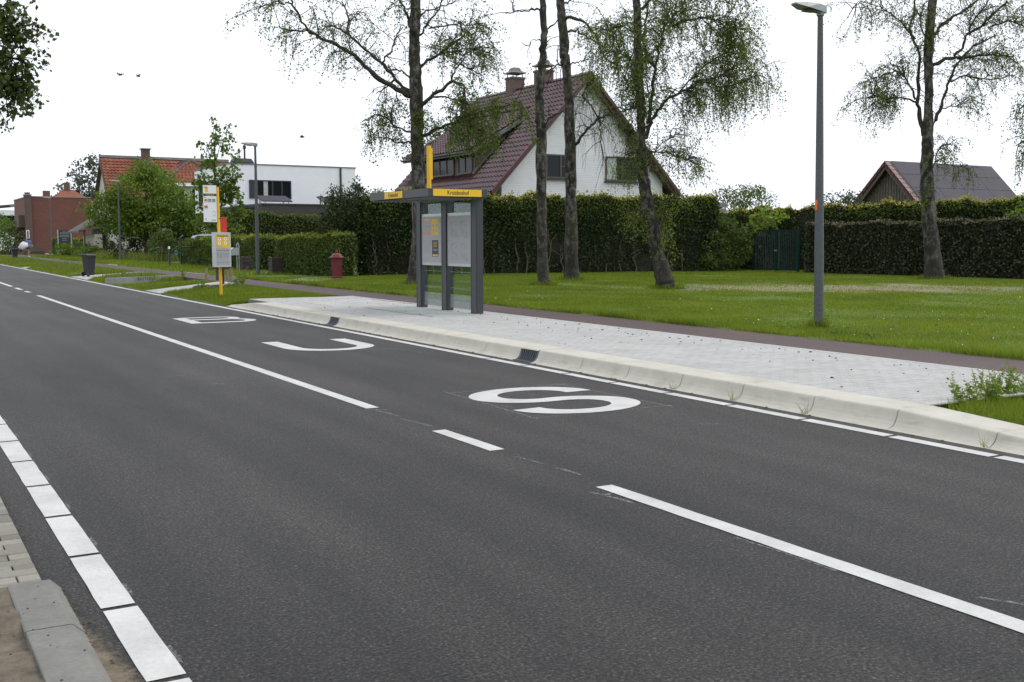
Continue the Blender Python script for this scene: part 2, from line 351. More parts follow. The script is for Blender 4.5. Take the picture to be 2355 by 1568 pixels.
plain('anthracite', (.040, .044, .050), .42, var=.05, sc=3)
plain('anthracite_dark', (.020, .022, .025), .5)
plain('sign_yellow', (.80, .50, .005), .45, var=.03, sc=3)
plain('pole_yellow', (.78, .45, .004), .42, var=.05, sc=4)
plain('print_yellow', (.75, .48, .02), .5, var=.03)
plain('sign_black', (.012, .012, .012), .5)
plain('print_dark', (.035, .04, .055), .5)
plain('print_grey', (.30, .31, .31), .6)
plain('print_green', (.28, .33, .31), .6)
plain('print_red', (.62, .09, .05), .5)
plain('print_orange', (.72, .28, .12), .5)
plain('print_teal', (.03, .10, .11), .5)
plain('paper', (.37, .375, .385), .5, var=.02)
plain('paper_white', (.78, .79, .80), .45, var=.02)
plain('alu', (.52, .53, .54), .35, .6, var=.06)
plain('flag_red', (.52, .03, .02), .5, var=.06)
m = plain('galvanised', (.082, .088, .097), .55, .15, var=.16, sc=22)
plain('lamp_body', (.22, .24, .235), .45, .2, var=.05)
plain('post_red', (.135, .008, .012), .42, var=.22, sc=6)
plain('bin_black', (.018, .019, .022), .5, var=.2)
plain('green_paint', (.004, .026, .022), .42, var=.15)
plain('grate_iron', (.065, .075, .088), .5, .0, var=.2, sc=14)
plain('slot_dark', (.012, .010, .008), .9)
plain('orange_tag', (.80, .14, .01), .5)
plain('car_silver', (.42, .48, .54), .25, .5, var=.03)
plain('tarp_blue', (.02, .16, .36), .55, var=.2)
plain('denim', (.10, .16, .30), .85, var=.25, sc=20)
plain('skin', (.45, .27, .19), .6, var=.05)
plain('hair', (.035, .022, .015), .6)
plain('cloth_white', (.70, .67, .76), .85, var=.06, sc=10)
plain('bag_tan', (.30, .22, .15), .7)
plain('bird', (.05, .05, .052), .8)
plain('reflector', (.8, .8, .8), .4)
m, t, b = newmat('solar'); v = pos(t)
t.links.new(ramp(t, noise(t, v, 1.2, 4), [(.3, (.030, .026, .038)), (.7, (.042, .036, .050))]), b.inputs['Base Color']); b.inputs['Roughness'].default_value = .5; b.inputs['Specular IOR Level'].default_value = .12
m, t, b = newmat('glass_dark'); b.inputs['Base Color'].default_value = (.012, .016, .017, 1); b.inputs['Roughness'].default_value = .12; b.inputs['Specular IOR Level'].default_value = .22
m, t, b = newmat('glass_clear'); t.nodes.remove(b)
tr = N(t, 'BsdfTransparent'); tr.inputs[0].default_value = (.90, .94, .92, 1); gl = N(t, 'BsdfGlossy', Roughness=.03); gl.inputs[0].default_value = (.9, .95, 1, 1)
ly = N(t, 'LayerWeight', Blend=.25); ms = N(t, 'MixShader'); ml = N(t, 'Math', operation='MULTIPLY_ADD'); t.links.new(ly.outputs['Fresnel'], ml.inputs[0]); ml.inputs[1].default_value = .14; ml.inputs[2].default_value = .015
t.links.new(ml.outputs[0], ms.inputs[0]); t.links.new(tr.outputs[0], ms.inputs[1]); t.links.new(gl.outputs[0], ms.inputs[2]); t.links.new(ms.outputs[0], t.nodes['Material Output'].inputs[0])
m, t, b = newmat('glass_frost'); t.nodes.remove(b)
tr = N(t, 'BsdfTransparent'); tr.inputs[0].default_value = (.95, .97, .96, 1); df = N(t, 'BsdfDiffuse'); df.inputs[0].default_value = (.7, .72, .72, 1)
ms = N(t, 'MixShader'); ms.inputs[0].default_value = .13; t.links.new(tr.outputs[0], ms.inputs[1]); t.links.new(df.outputs[0], ms.inputs[2]); t.links.new(ms.outputs[0], t.nodes['Material Output'].inputs[0])
# ------------------------------------------------------------------ text
def text(name, s, size, origin, ux, uz, mat, parent, ext=.001, align='CENTER', xs=1., bold=0.):
    cu = bpy.data.curves.new('txt', 'FONT'); cu.body = s; cu.size = size; cu.align_x = align; cu.align_y = 'CENTER'; cu.extrude = ext; cu.resolution_u = 3; cu.offset = bold
    to = bpy.data.objects.new('txt', cu); COL.objects.link(to)
    bpy.context.view_layer.update()
    me = bpy.data.meshes.new_from_object(to.evaluated_get(bpy.context.evaluated_depsgraph_get()))
    bpy.data.objects.remove(to); me.name = name
    ux = Vector(ux).normalized(); uz = Vector(uz).normalized(); un = ux.cross(uz); o_ = Vector(origin) - (wloc(parent) if parent is not None else Vector((0, 0, 0)))
    for vv in me.vertices: c_ = vv.co.copy(); vv.co = o_ + ux * c_.x * xs + uz * c_.y + un * c_.z
    me.materials.clear(); me.materials.append(MATS[mat])
    return link(name, me, parent)
# ================================================================== THE SETTING
def grid(x0, x1, y0, y1, nx, ny, zf):
    mb = MB(); vs = [(x0 + (x1 - x0) * i / nx, y0 + (y1 - y0) * j / ny) for j in range(ny + 1) for i in range(nx + 1)]
    mb.add([(x, y, zf(x, y)) for x, y in vs], [(j * (nx + 1) + i, j * (nx + 1) + i + 1, (j + 1) * (nx + 1) + i + 1, (j + 1) * (nx + 1) + i) for j in range(ny) for i in range(nx)])
    return mb
struct('ground', MB().sheet([(-900, -300, -.3), (900, -300, -.3), (900, 1200, -.3), (-900, 1200, -.3)]), 'lawn', 'flat grassy ground reaching the horizon')
road = struct('road', MB().bb(.60, 7.30, -25, 420, -.25, 0), 'asphalt', 'dark grey asphalt two-lane road')
cyc = struct('cycle_path', MB().bb(10.62, 12.10, -25, 420, -.2, .13), 'path_red', 'red-brown asphalt cycle path beside the platform')
def wob(x, y): return .012 * math.sin(x * 1.7 + y * .6) + .010 * math.sin(x * .5 - y * 1.3)
def lawn_z(x, y): return .125 + (wob(x, y) if x > 12.4 else 0)
lawn = struct('lawn', grid(12.10, 130, -25, 330, 90, 180, lawn_z), 'lawn', 'mown green lawn with a worn bare patch')
PY0, PY1 = 6.22, 26.2          # platform ends
def verge_z(x, y):
    tt = min(1, max(0, (x - 7.3) / 3.3)); z = .006 + .11 * tt
    z -= .36 * math.exp(-((x - 9.2) / 1.7) ** 4 - ((y - 41.9) / 1.9) ** 4)
    return z + .008 * math.sin(x * 3 + y * 2.1)
struct('verge', grid(7.30, 10.62, PY1, 420, 12, 500, verge_z), 'lawn', 'grass verge between road and cycle path')
def verge2_z(x, y): return .10 - .012 * max(0, PY0 - y) + .01 * math.sin(5 * x + 3 * y)
struct('verge', grid(7.88, 10.62, -25, PY0 - .12, 10, 120, verge2_z), 'lawn', 'grass corner at the near end of the platform')
# driveway slabs crossing the verge
def slab(name, label, pts, zz, mat='slab_light'):
    mb = MB().prism([(p[0], p[1], zz[i] - .12) for i, p in enumerate(pts)], (0, 0, .12)); return struct(name, mb, mat, label)
slab('driveway', 'pale concrete driveway slab next to the staked young tree', [(7.32, 33.2), (10.6, 36.0), (10.6, 38.4), (7.32, 35.3)], [.012, .14, .14, .012])
slab('driveway', 'pale concrete driveway slab under the nearer wheeled bin', [(7.32, 46.2), (10.6, 48.8), (10.6, 52.3), (7.32, 50.4)], [.012, .14, .14, .012])
slab('driveway', 'far pale concrete driveway slab at the road edge', [(7.32, 66.5), (10.6, 70), (10.6, 73), (7.32, 69)], [.012, .14, .14, .012])
slab('driveway', 'paved strip crossing in front of the red pillar box', [(12.12, 35.0), (15.2, 38.7), (14.6, 40.6), (12.12, 37.2)], [.142, .15, .15, .142])
slab('driveway', 'pale drive entering between the brick gate pillars', [(12.12, 46.3), (17.5, 46.9), (17.5, 48.9), (12.12, 50.2)], [.142, .15, .15, .142], 'concrete_grey')
slab('driveway', 'pale drive crossing opposite the far street lamp', [(12.12, 66), (15, 70), (15, 72), (12.12, 69)], [.142, .15, .15, .142])
# ------------------------------------------------------------------ road markings (children of the road)
def mark(name, x0, x1, y0, y1, z=.004, ragged=True, mat='paint', n=None):
    mb = MB(); n = n or max(2, int((y1 - y0) * 6)) if (y1 - y0) < 30 else 60
    js = lambda: rnd.uniform(-.0022, .0022) if ragged else 0
    vs = []
    for i in range(n + 1): y = y0 + (y1 - y0) * i / n; vs += [(x0 + js(), y + (js() if i in (0, n) else 0), z), (x1 + js(), y + (js() if i in (0, n) else 0), z)]
    mb.add(vs, [(2 * i, 2 * i + 1, 2 * i + 3, 2 * i + 2) for i in range(n)])
    return obj(name, mb, mat, road)
for y0, y1 in ((-14, 5.66), (7.06, 8.06), (9.46, 33.9), (36.0, 36.9), (38.1, 39.7), (40.9, 64)): mark('centre_line', 3.965, 4.095, y0, y1)
for k in range(14): mark('centre_line', 3.965, 4.095, 68 + k * 22, 80 + k * 22)
y = 3.03
while y < 60: mark('edge_line', .775, .92, y, y + (.865 if y < 16 else .9)); y += .905
for k in range(8): mark('edge_line', .775, .92, y + k * 30, y + k * 30 + 30, ragged=False)
mark('edge_line', .775, .92, -20, 3.0)
y = 4.03
while y < 15: mark('edge_line', 7.035, 7.165, y, y + .925 + (.04 if y > 12 else 0)); y += .966
mark('edge_line', 7.035, 7.165, y, 60); mark('edge_line', 7.035, 7.165, 60.01, 400, ragged=False); mark('edge_line', 7.035, 7.165, -20, 4.0)
def arc(cx_, cy_, rx, ry, a0, a1, n=16): return [(cx_ + rx * math.cos(R_(a0 + (a1 - a0) * i / n)), cy_ + ry * math.sin(R_(a0 + (a1 - a0) * i / n))) for i in range(n + 1)]
LW = .24
mb = MB().ribbon([(5.30, 20.90), (5.30, 22.50)], LW, .0045)
mb.ribbon([(5.32, 20.98)] + [(6.05, 20.98)] + arc(6.10, 21.39, .36, .41, -90, 90) + [(5.32, 21.80)], .21, .0055)
mb.ribbon([(5.32, 21.802), (6.0, 21.802)] + arc(6.02, 22.105, .32, .305, -90, 90) + [(5.32, 22.41)], .21, .0065)
obj('letter_b', mb, 'paint', road)
mb = MB().ribbon([(5.28, 16.48), (5.28, 15.55)] + arc(5.84, 15.38, .56, .54, 180, 360, 22) + [(6.40, 15.55), (6.40, 16.46)], .22, .0045, 1.2)
obj('letter_u', mb, 'paint', road)
cpts = [(6.40, 9.42)] + arc(5.84, 9.45, .56, .42, 5, 180, 18) + arc(5.80, 9.42, .52, .36, 185, 262, 8) + arc(5.88, 8.72, .52, .36, 82, 0, 8) + arc(5.84, 8.68, .56, .40, -5, -180, 18)
cpts = [(5.82 + (p[0] - 5.84) * .98, p[1]) for p in cpts]
obj('letter_s', MB().ribbon(cpts, .225, .0045, 1.4), 'paint', road)
ch = MB()
for a, bb_ in (((5.12, 10.15), (5.05, 8.1)), ((5.05, 8.2), (6.62, 8.15)), ((6.55, 8.05), (6.50, 10.1)), ((5.1, 10.0), (6.6, 9.98)), ((5.05, 14.7), (6.6, 14.66)), ((4.7, 15.9), (5.2, 16.0)), ((6.52, 14.6), (6.7, 13.6)),
               ((3.92, 9.40), (4.14, 9.3)), ((4.0, 9.3), (4.05, 8.9)), ((4.0, 8.75), (4.07, 8.25)), ((4.02, 6.8), (4.06, 6.45)), ((4.06, 6.3), (4.09, 6.0)), ((3.85, 5.58), (3.92, 5.2)), ((3.90, 5.45), (4.02, 5.5)),
               ((3.93, 4.3), (3.95, 3.6)), ((5.4, 17.4), (5.9, 17.5)), ((3.1, 12.0), (3.3, 11.95)), ((3.3, 12.6), (3.5, 12.4)), ((2.9, 13.0), (3.1, 12.9)), ((4.2, 3.0), (4.3, 2.8)), ((2.72, 12.55), (2.9, 12.35)), ((3.05, 12.62), (3.2, 12.5)), ((3.08, 12.15), (3.24, 12.0)), ((6.1, 7.2), (6.3, 7.1))):
    ch.ribbon([a, ((a[0] + bb_[0]) / 2 + .01, (a[1] + bb_[1]) / 2), bb_], rnd.uniform(.02, .035), .003 + rnd.uniform(0, .0006))
obj('chalk_mark', ch, 'chalk', road)
ov = MB()
for k in range(9):
    yy = 3.05 + k * .905 + .1; ov.ribbon([(.925, yy), (.932, yy + .08), (.926, yy + .2)], .022, .0028)
obj('paint_overspray', ov, 'chalk', road)
# ------------------------------------------------------------------ platform kerb
PROF = [(7.300, -.12), (7.300, .004), (7.345, .010), (7.388, .028), (7.416, .058), (7.433, .098), (7.448, .150), (7.456, .161), (7.470, .166), (7.868, .168), (7.875, .162), (7.875, -.12)]
def kz(y):
    if y < 6.17: return max(.12, 1 - (6.17 - y) / .95 * .30)
    if y > 24.3: return max(.10, 1 - (y - 24.3) / 2.0 * .9)
    return 1.
def kscale(p, s_): return (p[0], p[1] * s_ if p[1] > 0 else p[1])
kerb = bpy.data.objects.new('kerb', None); COL.objects.link(kerb); kerb.location = (7.6, 12, 0); tag(kerb, 'raised cream concrete bus-stop kerb with ribbed top', kind='structure')
def kerb_piece(y0, y1, name='kerb_stone', mat='kerb'):
    mb = MB(); k = len(PROF); vs = []; ys = (y0, y0 + .008, y1 - .008, y1)
    for i, y in enumerate(ys):
        s_ = kz(y)
        for p in PROF:
            q = kscale(p, s_); e = .004 if i in (0, 3) else 0
            vs.append((q[0] + (e if q[0] < 7.5 else -e), y, q[1] - e))
    fs = [(i * k + j, i * k + j + 1, (i + 1) * k + j + 1, (i + 1) * k + j) for i in range(3) for j in range(k - 1)] + [tuple(range(k - 1, -1, -1)), tuple(range(3 * k, 4 * k))]
    fs = [tuple(reversed(q)) for q in fs]
    mb.add(vs, fs); return obj(name, mb, mat, kerb)
JT = [1.42, 2.37, 3.32, 4.27, 5.22, 6.17, 7.12, 8.07, 9.02, 9.97, 10.92, 11.95, 12.39] + [13.34, 14.29, 15.24, 16.19, 17.14, 18.09, 19.02, 19.46] + [20.41, 21.37, 22.35, 23.33, 24.3, 25.25, 26.2]
GR = []
for a, bb_ in zip(JT[:-1], JT[1:]):
    if bb_ - a < .6:
        GR.append((a, bb_)); continue
    kerb_piece(a + .004, bb_ - .004)
for a, bb_ in GR:     # cast-iron kerb inlets
    g = thing('kerb_inlet', 'dark cast-iron kerb drain inlet %s' % ('nearer the painted letter S' if a < 15 else 'beside the painted letter U, farther up the kerb'), 'drain', (7.45, (a + bb_) / 2, 0), group='kerb drain inlets')
    mb = MB(); k = len(PROF)
    inner = [(p[0] + .03, max(-.12, p[1] - .035)) for p in PROF]; inner[-1] = (7.85, -.12); inner[-2] = (7.85, .12); inner[-3] = (7.84, .13)
    vs = [(p[0], y, p[1]) for y in (a + .01, bb_ - .01) for p in inner]
    obj('inlet_box', MB().add(vs, [(j + k, j + k + 1, j + 1, j) for j in range(k - 1)]), 'slot_dark', g)
    nb = 8; L = bb_ - a - .02
    for i in range(nb + 1):
        yc = a + .01 + L * i / nb; hw = .0085 if 0 < i < nb else .022
        mb = MB(); pr = PROF[1:7]; vs = []
        for y in (yc - hw, yc + hw):
            for p in pr: vs.append((p[0] - .002, y, p[1] - .003))
            for p in pr: vs.append((p[0] + .03, y, p[1] - .03))
        kk = len(pr); fs = []
        for j in range(kk - 1): fs += [(j, j + 1, 2 * kk + j + 1, 2 * kk + j), (kk + j, 2 * kk + kk + j, 2 * kk + kk + j + 1, kk + j + 1), (j, kk + j, kk + j + 1, j + 1), (2 * kk + j, 2 * kk + j + 1, 3 * kk + j + 1, 3 * kk + j)]
        fs += [(0, 2 * kk, 3 * kk, kk), (kk - 1, 2 * kk - 1, 4 * kk - 1, 3 * kk - 1)]
        obj('grate_bar', mb.add(vs, fs), 'grate_iron', g)
    mb = MB(); vs = [(p[0] - .001, y, p[1]) for y in (a + .004, bb_ - .004) for p in PROF[6:]]; kk = len(PROF[6:])
    fs = [(j + kk, j + kk + 1, j + 1, j) for j in range(kk - 1)]; obj('cover', mb.add(vs, fs), 'kerb', g)
    mb = MB().bb(7.303, 7.40, a + .004, bb_ - .004, -.1, .011); obj('lip', mb, 'grate_iron', g)
gd = MB(); vs = []; n = 120
for i in range(n + 1):
    y = 1.4 + 25 * i / n; vs += [(7.185 + rnd.uniform(-.012, .012), y, .0025), (7.306, y, .0025)]
obj('gutter_joint', gd.add(vs, [(2 * i, 2 * i + 1, 2 * i + 3, 2 * i + 2) for i in range(n)]), 'gutter_dirt', road)
# ------------------------------------------------------------------ platform paving
plat = struct('platform', MB().bb(7.876, 10.615, PY0, PY1, -.2, .149), 'paver_joint', 'raised bus platform of pale grey concrete pavers')
PXa, PXb = 7.885, 10.50; PL, PW = .2012, .1005
pm = MB().frustum(-.0990, .0990, -.0462, .0462, -.03, .012, .004, .004)
pme = bpy.data.meshes.new('paver'); pme.from_pydata(pm.v, [], pm.f); pme.materials.append(MATS['paver'])
PAD = (9.05, 10.50, 18.25, 21.45); TAC = (8.55, 10.45, 22.1, 24.6)
cells = []; row = 0; y = PY0 + .16
while y < PY1 - .1:
    x = PXa + (PL / 2 if row % 2 else 0)
    if row % 2: cells.append((PXa + PL / 4, y, .5))
    while x + PL <= PXb + .01:
        cells.append((x + PL / 2, y, 1.)); x += PL
    if row % 2: cells.append((PXb - PL / 4 + .004, y, .5))
    y += PW; row += 1
def inr(p, r_): return r_[0] - .06 < p[0] < r_[1] + .06 and r_[2] - .03 < p[1] < r_[3] + .03
cells = [c_ for c_ in cells if not inr(c_, PAD) and not inr(c_, TAC)]
cells.sort(key=lambda c_: depth((c_[0], c_[1], .16)))
rest = MB()
for i, (x, y, s_) in enumerate(cells):
    dz = rnd.uniform(-.0018, .0018)
    if i < 300:
        o = bpy.data.objects.new('paver', pme); COL.objects.link(o); o.parent = plat; o.location = (x, y, .150 + dz); o.scale = (s_ if s_ == 1 else .47, 1, 1)
        o.rotation_euler = (rnd.uniform(-.006, .006), rnd.uniform(-.006, .006), rnd.uniform(-.008, .008))
    else:
        hx = .0990 * (1 if s_ == 1 else .47); rest.frustum(x - hx, x + hx, y - .0462, y + .0462, .12, .162 + dz, .004, .004)
obj('paver', rest, 'paver', plat, kind='stuff')
obj('shelter_pad', MB().frustum(PAD[0], PAD[1], PAD[2], PAD[3], .1, .164, .005, .004), 'slab_pad', plat)
k = 0
for i in range(6):
    for j in range(8):
        x0 = TAC[0] + i * .31; y0 = TAC[2] + j * .31
        obj('tactile_tile', MB().frustum(x0 + .003, x0 + .307, y0 + .003, y0 + .307, .1, .1625 + rnd.uniform(-.001, .001), .004, .003), 'slab_light', plat)
for i in range(20): obj('edge_stone', MB().frustum(10.515, 10.612, PY0 + i + .004, min(PY1, PY0 + i + 1) - .004, .05, .1635, .006, .006), 'slab_light', plat)
for x0, x1 in ((7.9, 8.88), (8.89, 9.87), (9.88, 10.61)): obj('edge_stone', MB().frustum(x0, x1, PY0 + .0, PY0 + .1, .0, .166, .006, .006), 'slab_light', plat)
# loose clods and grit on the paving
pb = MB()
for _ in range(260):
    x = rnd.uniform(8.0, 10.5); y = PY0 + .2 + (PY1 - PY0 - 1) * rnd.random() ** 1.0
    if rnd.random() < .5: x = 10.45 - abs(rnd.gauss(0, .6)); x = max(8.0, x)
    r = rnd.choice((.004, .005, .006, .008, .010, .014)) * rnd.uniform(.7, 1.3)
    pb.lathe([(r * .6, 0), (r, r * .35), (r * .5, r * .8)], (x, y, .162), 5, rnd.uniform(0, 6), rnd.uniform(.7, 1.6))
tag(obj('loose_grit', pb, 'pebble', kind='stuff'), 'small dark clods and grit scattered on the pale paving')
pb = MB()
for _ in range(200):
    y = rnd.uniform(4, 26); x = 7.27 + rnd.uniform(-.05, .03); r = rnd.uniform(.006, .02)
    pb.lathe([(r, 0), (r * .8, r * .4), (r * .3, r * .6)], (x, y, .002), 5, rnd.uniform(0, 6), rnd.uniform(.8, 2))
tag(obj('gutter_debris', pb, 'soil', kind='stuff'), 'crumbs of dirt lying along the kerb foot')
# ------------------------------------------------------------------ left road side
struct('pavement', MB().bb(-3.5, .598, 5.25, 40, -.2, .005), 'paver_joint', 'old brick pavement at the left road edge')
pav = bpy.data.objects['pavement']
row = 0; y = 5.30; cnt = 0; pm2 = MB().frustum(-.098, .098, -.048, .048, -.03, .012, .004, .004)
pme2 = bpy.data.meshes.new('paver'); pme2.from_pydata(pm2.v, [], pm2.f); pme2.materials.append(MATS['paver_old'])
while y < 10.3:
    for k in range(5):
        x = .50 - k * .202 - (.1 if row % 2 else 0)
        if k == 0 and row % 2:
            pass
        o = bpy.data.objects.new('paver', pme2); COL.objects.link(o); o.parent = pav; o.location = (x, y, .012 + rnd.uniform(-.004, .004)); o.rotation_euler = (rnd.uniform(-.02, .02), rnd.uniform(-.02, .02), rnd.uniform(-.015, .015)); cnt += 1
    if row % 2:
        o = bpy.data.objects.new('paver', pme2); COL.objects.link(o); o.parent = pav; o.location = (.552, y, .012); o.scale = (.48, 1, 1)
    y += .1005; row += 1
lk = bpy.data.objects.new('kerb', None); COL.objects.link(lk); lk.location = (.54, 4, 0); tag(lk, 'grey concrete kerb stones beside the sand at the left road edge', kind='structure')
LP_ = [(.668, -.1), (.668, .004), (.625, .046), (.617, .049), (.452, .050), (.446, .046), (.446, -.1)]
for y0, y1 in ((4.575, 5.24), (3.70, 4.565), (2.70, 3.69), (1.70, 2.69)):
    vs = [(p[0] + rnd.uniform(-.002, .002), y, p[1]) for y in (y0, y1) for p in LP_]; k = len(LP_)
    obj('kerb_stone', MB().add(vs, [(j, j + 1, j + 1 + k, j + k) for j in range(k - 1)] + [tuple(range(k - 1, -1, -1)), tuple(range(k, 2 * k))]), 'left_kerb', lk)
def sand_z(x, y): return .035 + .035 * math.sin(x * 4.1 + y * 2.3) * math.sin(y * 3.1 - x) + .012 * math.sin(9 * x + 14 * y) - .02 * max(0, x - .3)
struct('sand', grid(-3.5, .447, -5, 5.25, 60, 120, sand_z), 'sand', 'bare sandy ground behind the left kerb')
vs = []; n = 40
for i in range(n + 1):
    y = 2.0 + 4.2 * i / n; vs += [(.640, y, .0032), (.86, y, .0022)]
obj('sand_drift', MB().add(vs, [(2 * i + 1, 2 * i, 2 * i + 2, 2 * i + 3) for i in range(n)]), 'sand_thin', road)
pb = MB()
for _ in range(170):
    y = rnd.uniform(3.4, 8.5); x = .64 + abs(rnd.gauss(0, .035)) if y < 5.2 else rnd.uniform(.52, .63); r = rnd.uniform(.003, .009)
    pb.lathe([(r, 0), (r * .8, r * .5), (r * .3, r * .8)], (x, y, .004 if y < 5.2 else .013), 5, rnd.uniform(0, 6))
for _ in range(60):
    y = rnd.uniform(3.4, 5.2); x = rnd.uniform(0, .62); r = rnd.uniform(.003, .007); z = .064 if x > .45 else sand_z(x, y)
    pb.lathe([(r, 0), (r * .8, r * .5), (r * .3, r * .8)], (x, y, z), 5, rnd.uniform(0, 6))
tag(obj('gravel_crumbs', pb, 'soil', kind='stuff'), 'crumbs of earth along the left kerb')
# ================================================================== VEGETATION
def leafquads(P, D, size, wr=.55, spread=None):
    """P centres (n,3), D long axis (n,3), size (n,) -> (4n,3) rhombic leaves"""
    n = len(P); D = D / (np.linalg.norm(D, axis=1, keepdims=True) + 1e-9)
    r = rng.normal(size=(n, 3)); s_ = np.cross(D, r); s_ /= (np.linalg.norm(s_, axis=1, keepdims=True) + 1e-9)
    h = (size / 2)[:, None]; wd = h * wr; nn = np.cross(D, s_) * h * .18
    V = np.stack([P - D * h, P + s_ * wd * 1. - D * h * .1 + nn, P + D * h, P - s_ * wd - D * h * .1 + nn], axis=1)
    return V.reshape(-1, 3)
def ru(n=None): 
    a = rng.normal(size=(n, 3)) if n else rng.normal(size=3)
    return a / np.linalg.norm(a, axis=-1, keepdims=True)
def resample(pts, k):
    pts = np.array(pts, float); d = np.r_[0, np.cumsum(np.linalg.norm(np.diff(pts, axis=0), axis=1))]
    s_ = np.linspace(0, d[-1], k); return np.stack([np.interp(s_, d, pts[:, i]) for i in range(3)], 1), d[-1]
class Tree:
    def __init__(s, name, label, cat, base, group=None): s.o = thing(name, label, cat, base, group=group); s.base = np.array(base, float); s.lp = []; s.ld = []; s.ls = []; s.tw = MB(); s.limbs = []
    def leaves_along(s, pts, n, size, jit=.05):
        if n <= 0: return
        q, L = resample(pts, max(n, 2)); q = q[:n] + rng.normal(size=(min(n, len(q)), 3)) * jit
        s.lp.append(q); d = ru(len(q)); d[:, 2] -= .7; s.ld.append(d); s.ls.append(size * rng.uniform(.65, 1.25, len(q)))
    def twig(s, p, d, L, leaf, size, droop=.35, r=.006, steps=5):
        pts = [p.copy()]; d = d / np.linalg.norm(d)
        for i in range(steps):
            d = d + ru() * .22 + np.array([0, 0, -droop]); d /= np.linalg.norm(d); p = p + d * L / steps; pts.append(p.copy())
        s.tw.tube(pts, list(np.linspace(r, r * .45, len(pts))), 3, cap=False)
        s.leaves_along(pts[1:], int(leaf * L / .055 + rnd.random()), size)
        return pts
    def spray(s, pts, n, Lr, leaf, size, ntw, twL, droop, t0=.2, r=.016, outward=.5, drp2=.05):
        q, L = resample(pts, 24)
        for _ in range(n):
            tt = t0 + (1 - t0) * rnd.random(); i = min(22, int(tt * 23)); tg = q[i + 1] - q[i]; tg = tg / (np.linalg.norm(tg) + 1e-9)
            d = tg * outward + ru() * .8 + np.array([0, 0, .12]); d /= np.linalg.norm(d); p = q[i].copy(); sp = [p.copy()]; Ls = rnd.uniform(*Lr)
            for k in range(6):
                d = d + ru() * .28 + np.array([0, 0, -drp2 * (k + .3)]); d /= np.linalg.norm(d); p = p + d * Ls / 6; sp.append(p.copy())
            s.tw.tube(sp, list(np.linspace(r, .005, 7)), 4, cap=False)
            s.leaves_along(sp[2:], int(leaf * Ls / .07), size)
            for _ in range(ntw):
                k = rnd.randint(1, 6); s.twig(sp[k].copy(), ru() * .7 + d * .5, rnd.uniform(*twL), leaf, size, droop)
    def build(s, leafmat, barkmat='birch_bark', wood=None):
        if wood is not None: obj('trunk', wood, barkmat, s.o, smooth=True)
        for lm in s.limbs: obj('branch', lm, barkmat if barkmat != 'birch_bark' else 'bark', s.o, smooth=True)
        if s.tw.v: obj('twigs', s.tw, 'twig', s.o, kind='stuff')
        if s.lp: npmesh('crown', leafquads(np.concatenate(s.lp), np.concatenate(s.ld), np.concatenate(s.ls), .8), 4, leafmat, s.o)
        return s.o
def wavy(px, d0, drift, jitter=.0):
    out = []; acc = 0
    for i, (u, v) in enumerate(px):
        if i: acc += math.hypot(u - px[i - 1][0], v - px[i - 1][1]) * d0 / f
        out.append(at(u, v, d0 + drift * acc))
    return out
def birch(label, basepx, trunk, limbs, leafmat='birch_leaf', size=.062, extra=5, leaf_top=.8, name='birch_tree', seed=1, base=None, lmul=1.):
    rnd.seed(seed); g = gnd(*basepx) if base is None else np.array(base); d0 = depth(g)
    T = Tree(name, label, 'tree', (g[0], g[1], GZ - .01), group='birches on the lawn')
    pts = []; rad = []
    for u, v, w_ in trunk: p = at(u, v, d0); pts.append(p); rad.append(w_ / 2 * d0 / f)
    pts[0][2] = GZ - .06
    # subdivide
    P = []; Rr = []
    for i in range(len(pts) - 1):
        k = 5
        for j in range(k):
            a = j / k; q = pts[i] * (1 - a) + pts[i + 1] * a; q = q + np.array([rnd.gauss(0, .012), rnd.gauss(0, .012), 0]); P.append(q); Rr.append((rad[i] * (1 - a) + rad[i + 1] * a) * rnd.uniform(.95, 1.07))
    P.append(pts[-1]); Rr.append(rad[-1])
    base_ = P[0]; nx_ = P[3]
    P = [base_ * (1 - a) + nx_ * a for a in (0, .12, .25, .42, .65)] + P[3:]; Rr = [Rr[0] * k_ for k_ in (1.55, 1.26, 1.06, .95, .88)] + Rr[3:]
    wood = MB().tube(P, Rr, 14, .11)
    for lm in limbs:
        px, w0, w1, leaf, drift, n = lm[:6]; o_ = lm[6] if len(lm) > 6 else {}
        va = [q_[1] for q_ in trunk][::-1]; ua = float(np.interp(px[0][1], va, [q_[0] for q_ in trunk][::-1])); wa = float(np.interp(px[0][1], va, [q_[2] for q_ in trunk][::-1]))
        if abs(px[0][0] - ua) < wa * 1.1: px = [(ua, px[0][1] + 7)] + list(px)
        pp = wavy(px, d0, drift); q, L = resample(pp, max(8, int(len(px) * 3)))
        q[1:-1] += rng.normal(size=q[1:-1].shape) * .025
        T.limbs.append(MB().tube(q, list(np.linspace(w0 / 2 * d0 / f, w1 / 2 * d0 / f, len(q)) * rng.uniform(.85, 1.2, len(q))), 6, .12))
        T.spray(q, n, o_.get('L', (.5, 1.5)), leaf * lmul, size, o_.get('tw', 4), o_.get('twL', (.3, .9)), o_.get('droop', .35), o_.get('t0', .25), drp2=o_.get('d2', .05))
    top = pts[-1]
    for k in range(extra):     # the crown goes on above the frame
        a = k * 2.4 + rnd.random(); b0 = pts[-1] * .6 + pts[-2] * .4 if k % 2 else top; L = rnd.uniform(2, 3.4); q = [b0]; dd = np.array([math.cos(a) * .8, math.sin(a) * .8, .75])
        for j in range(6): dd = dd + ru() * .2; dd /= np.linalg.norm(dd); q.append(q[-1] + dd * L / 6)
        T.limbs.append(MB().tube(q, list(np.linspace(Rr[-1] * .5, .012, 7)), 6)); T.spray(q, 9, (.6, 1.5), leaf_top, size, 4, (.3, .9), .35)
    return T.build(leafmat, 'birch_bark', wood)
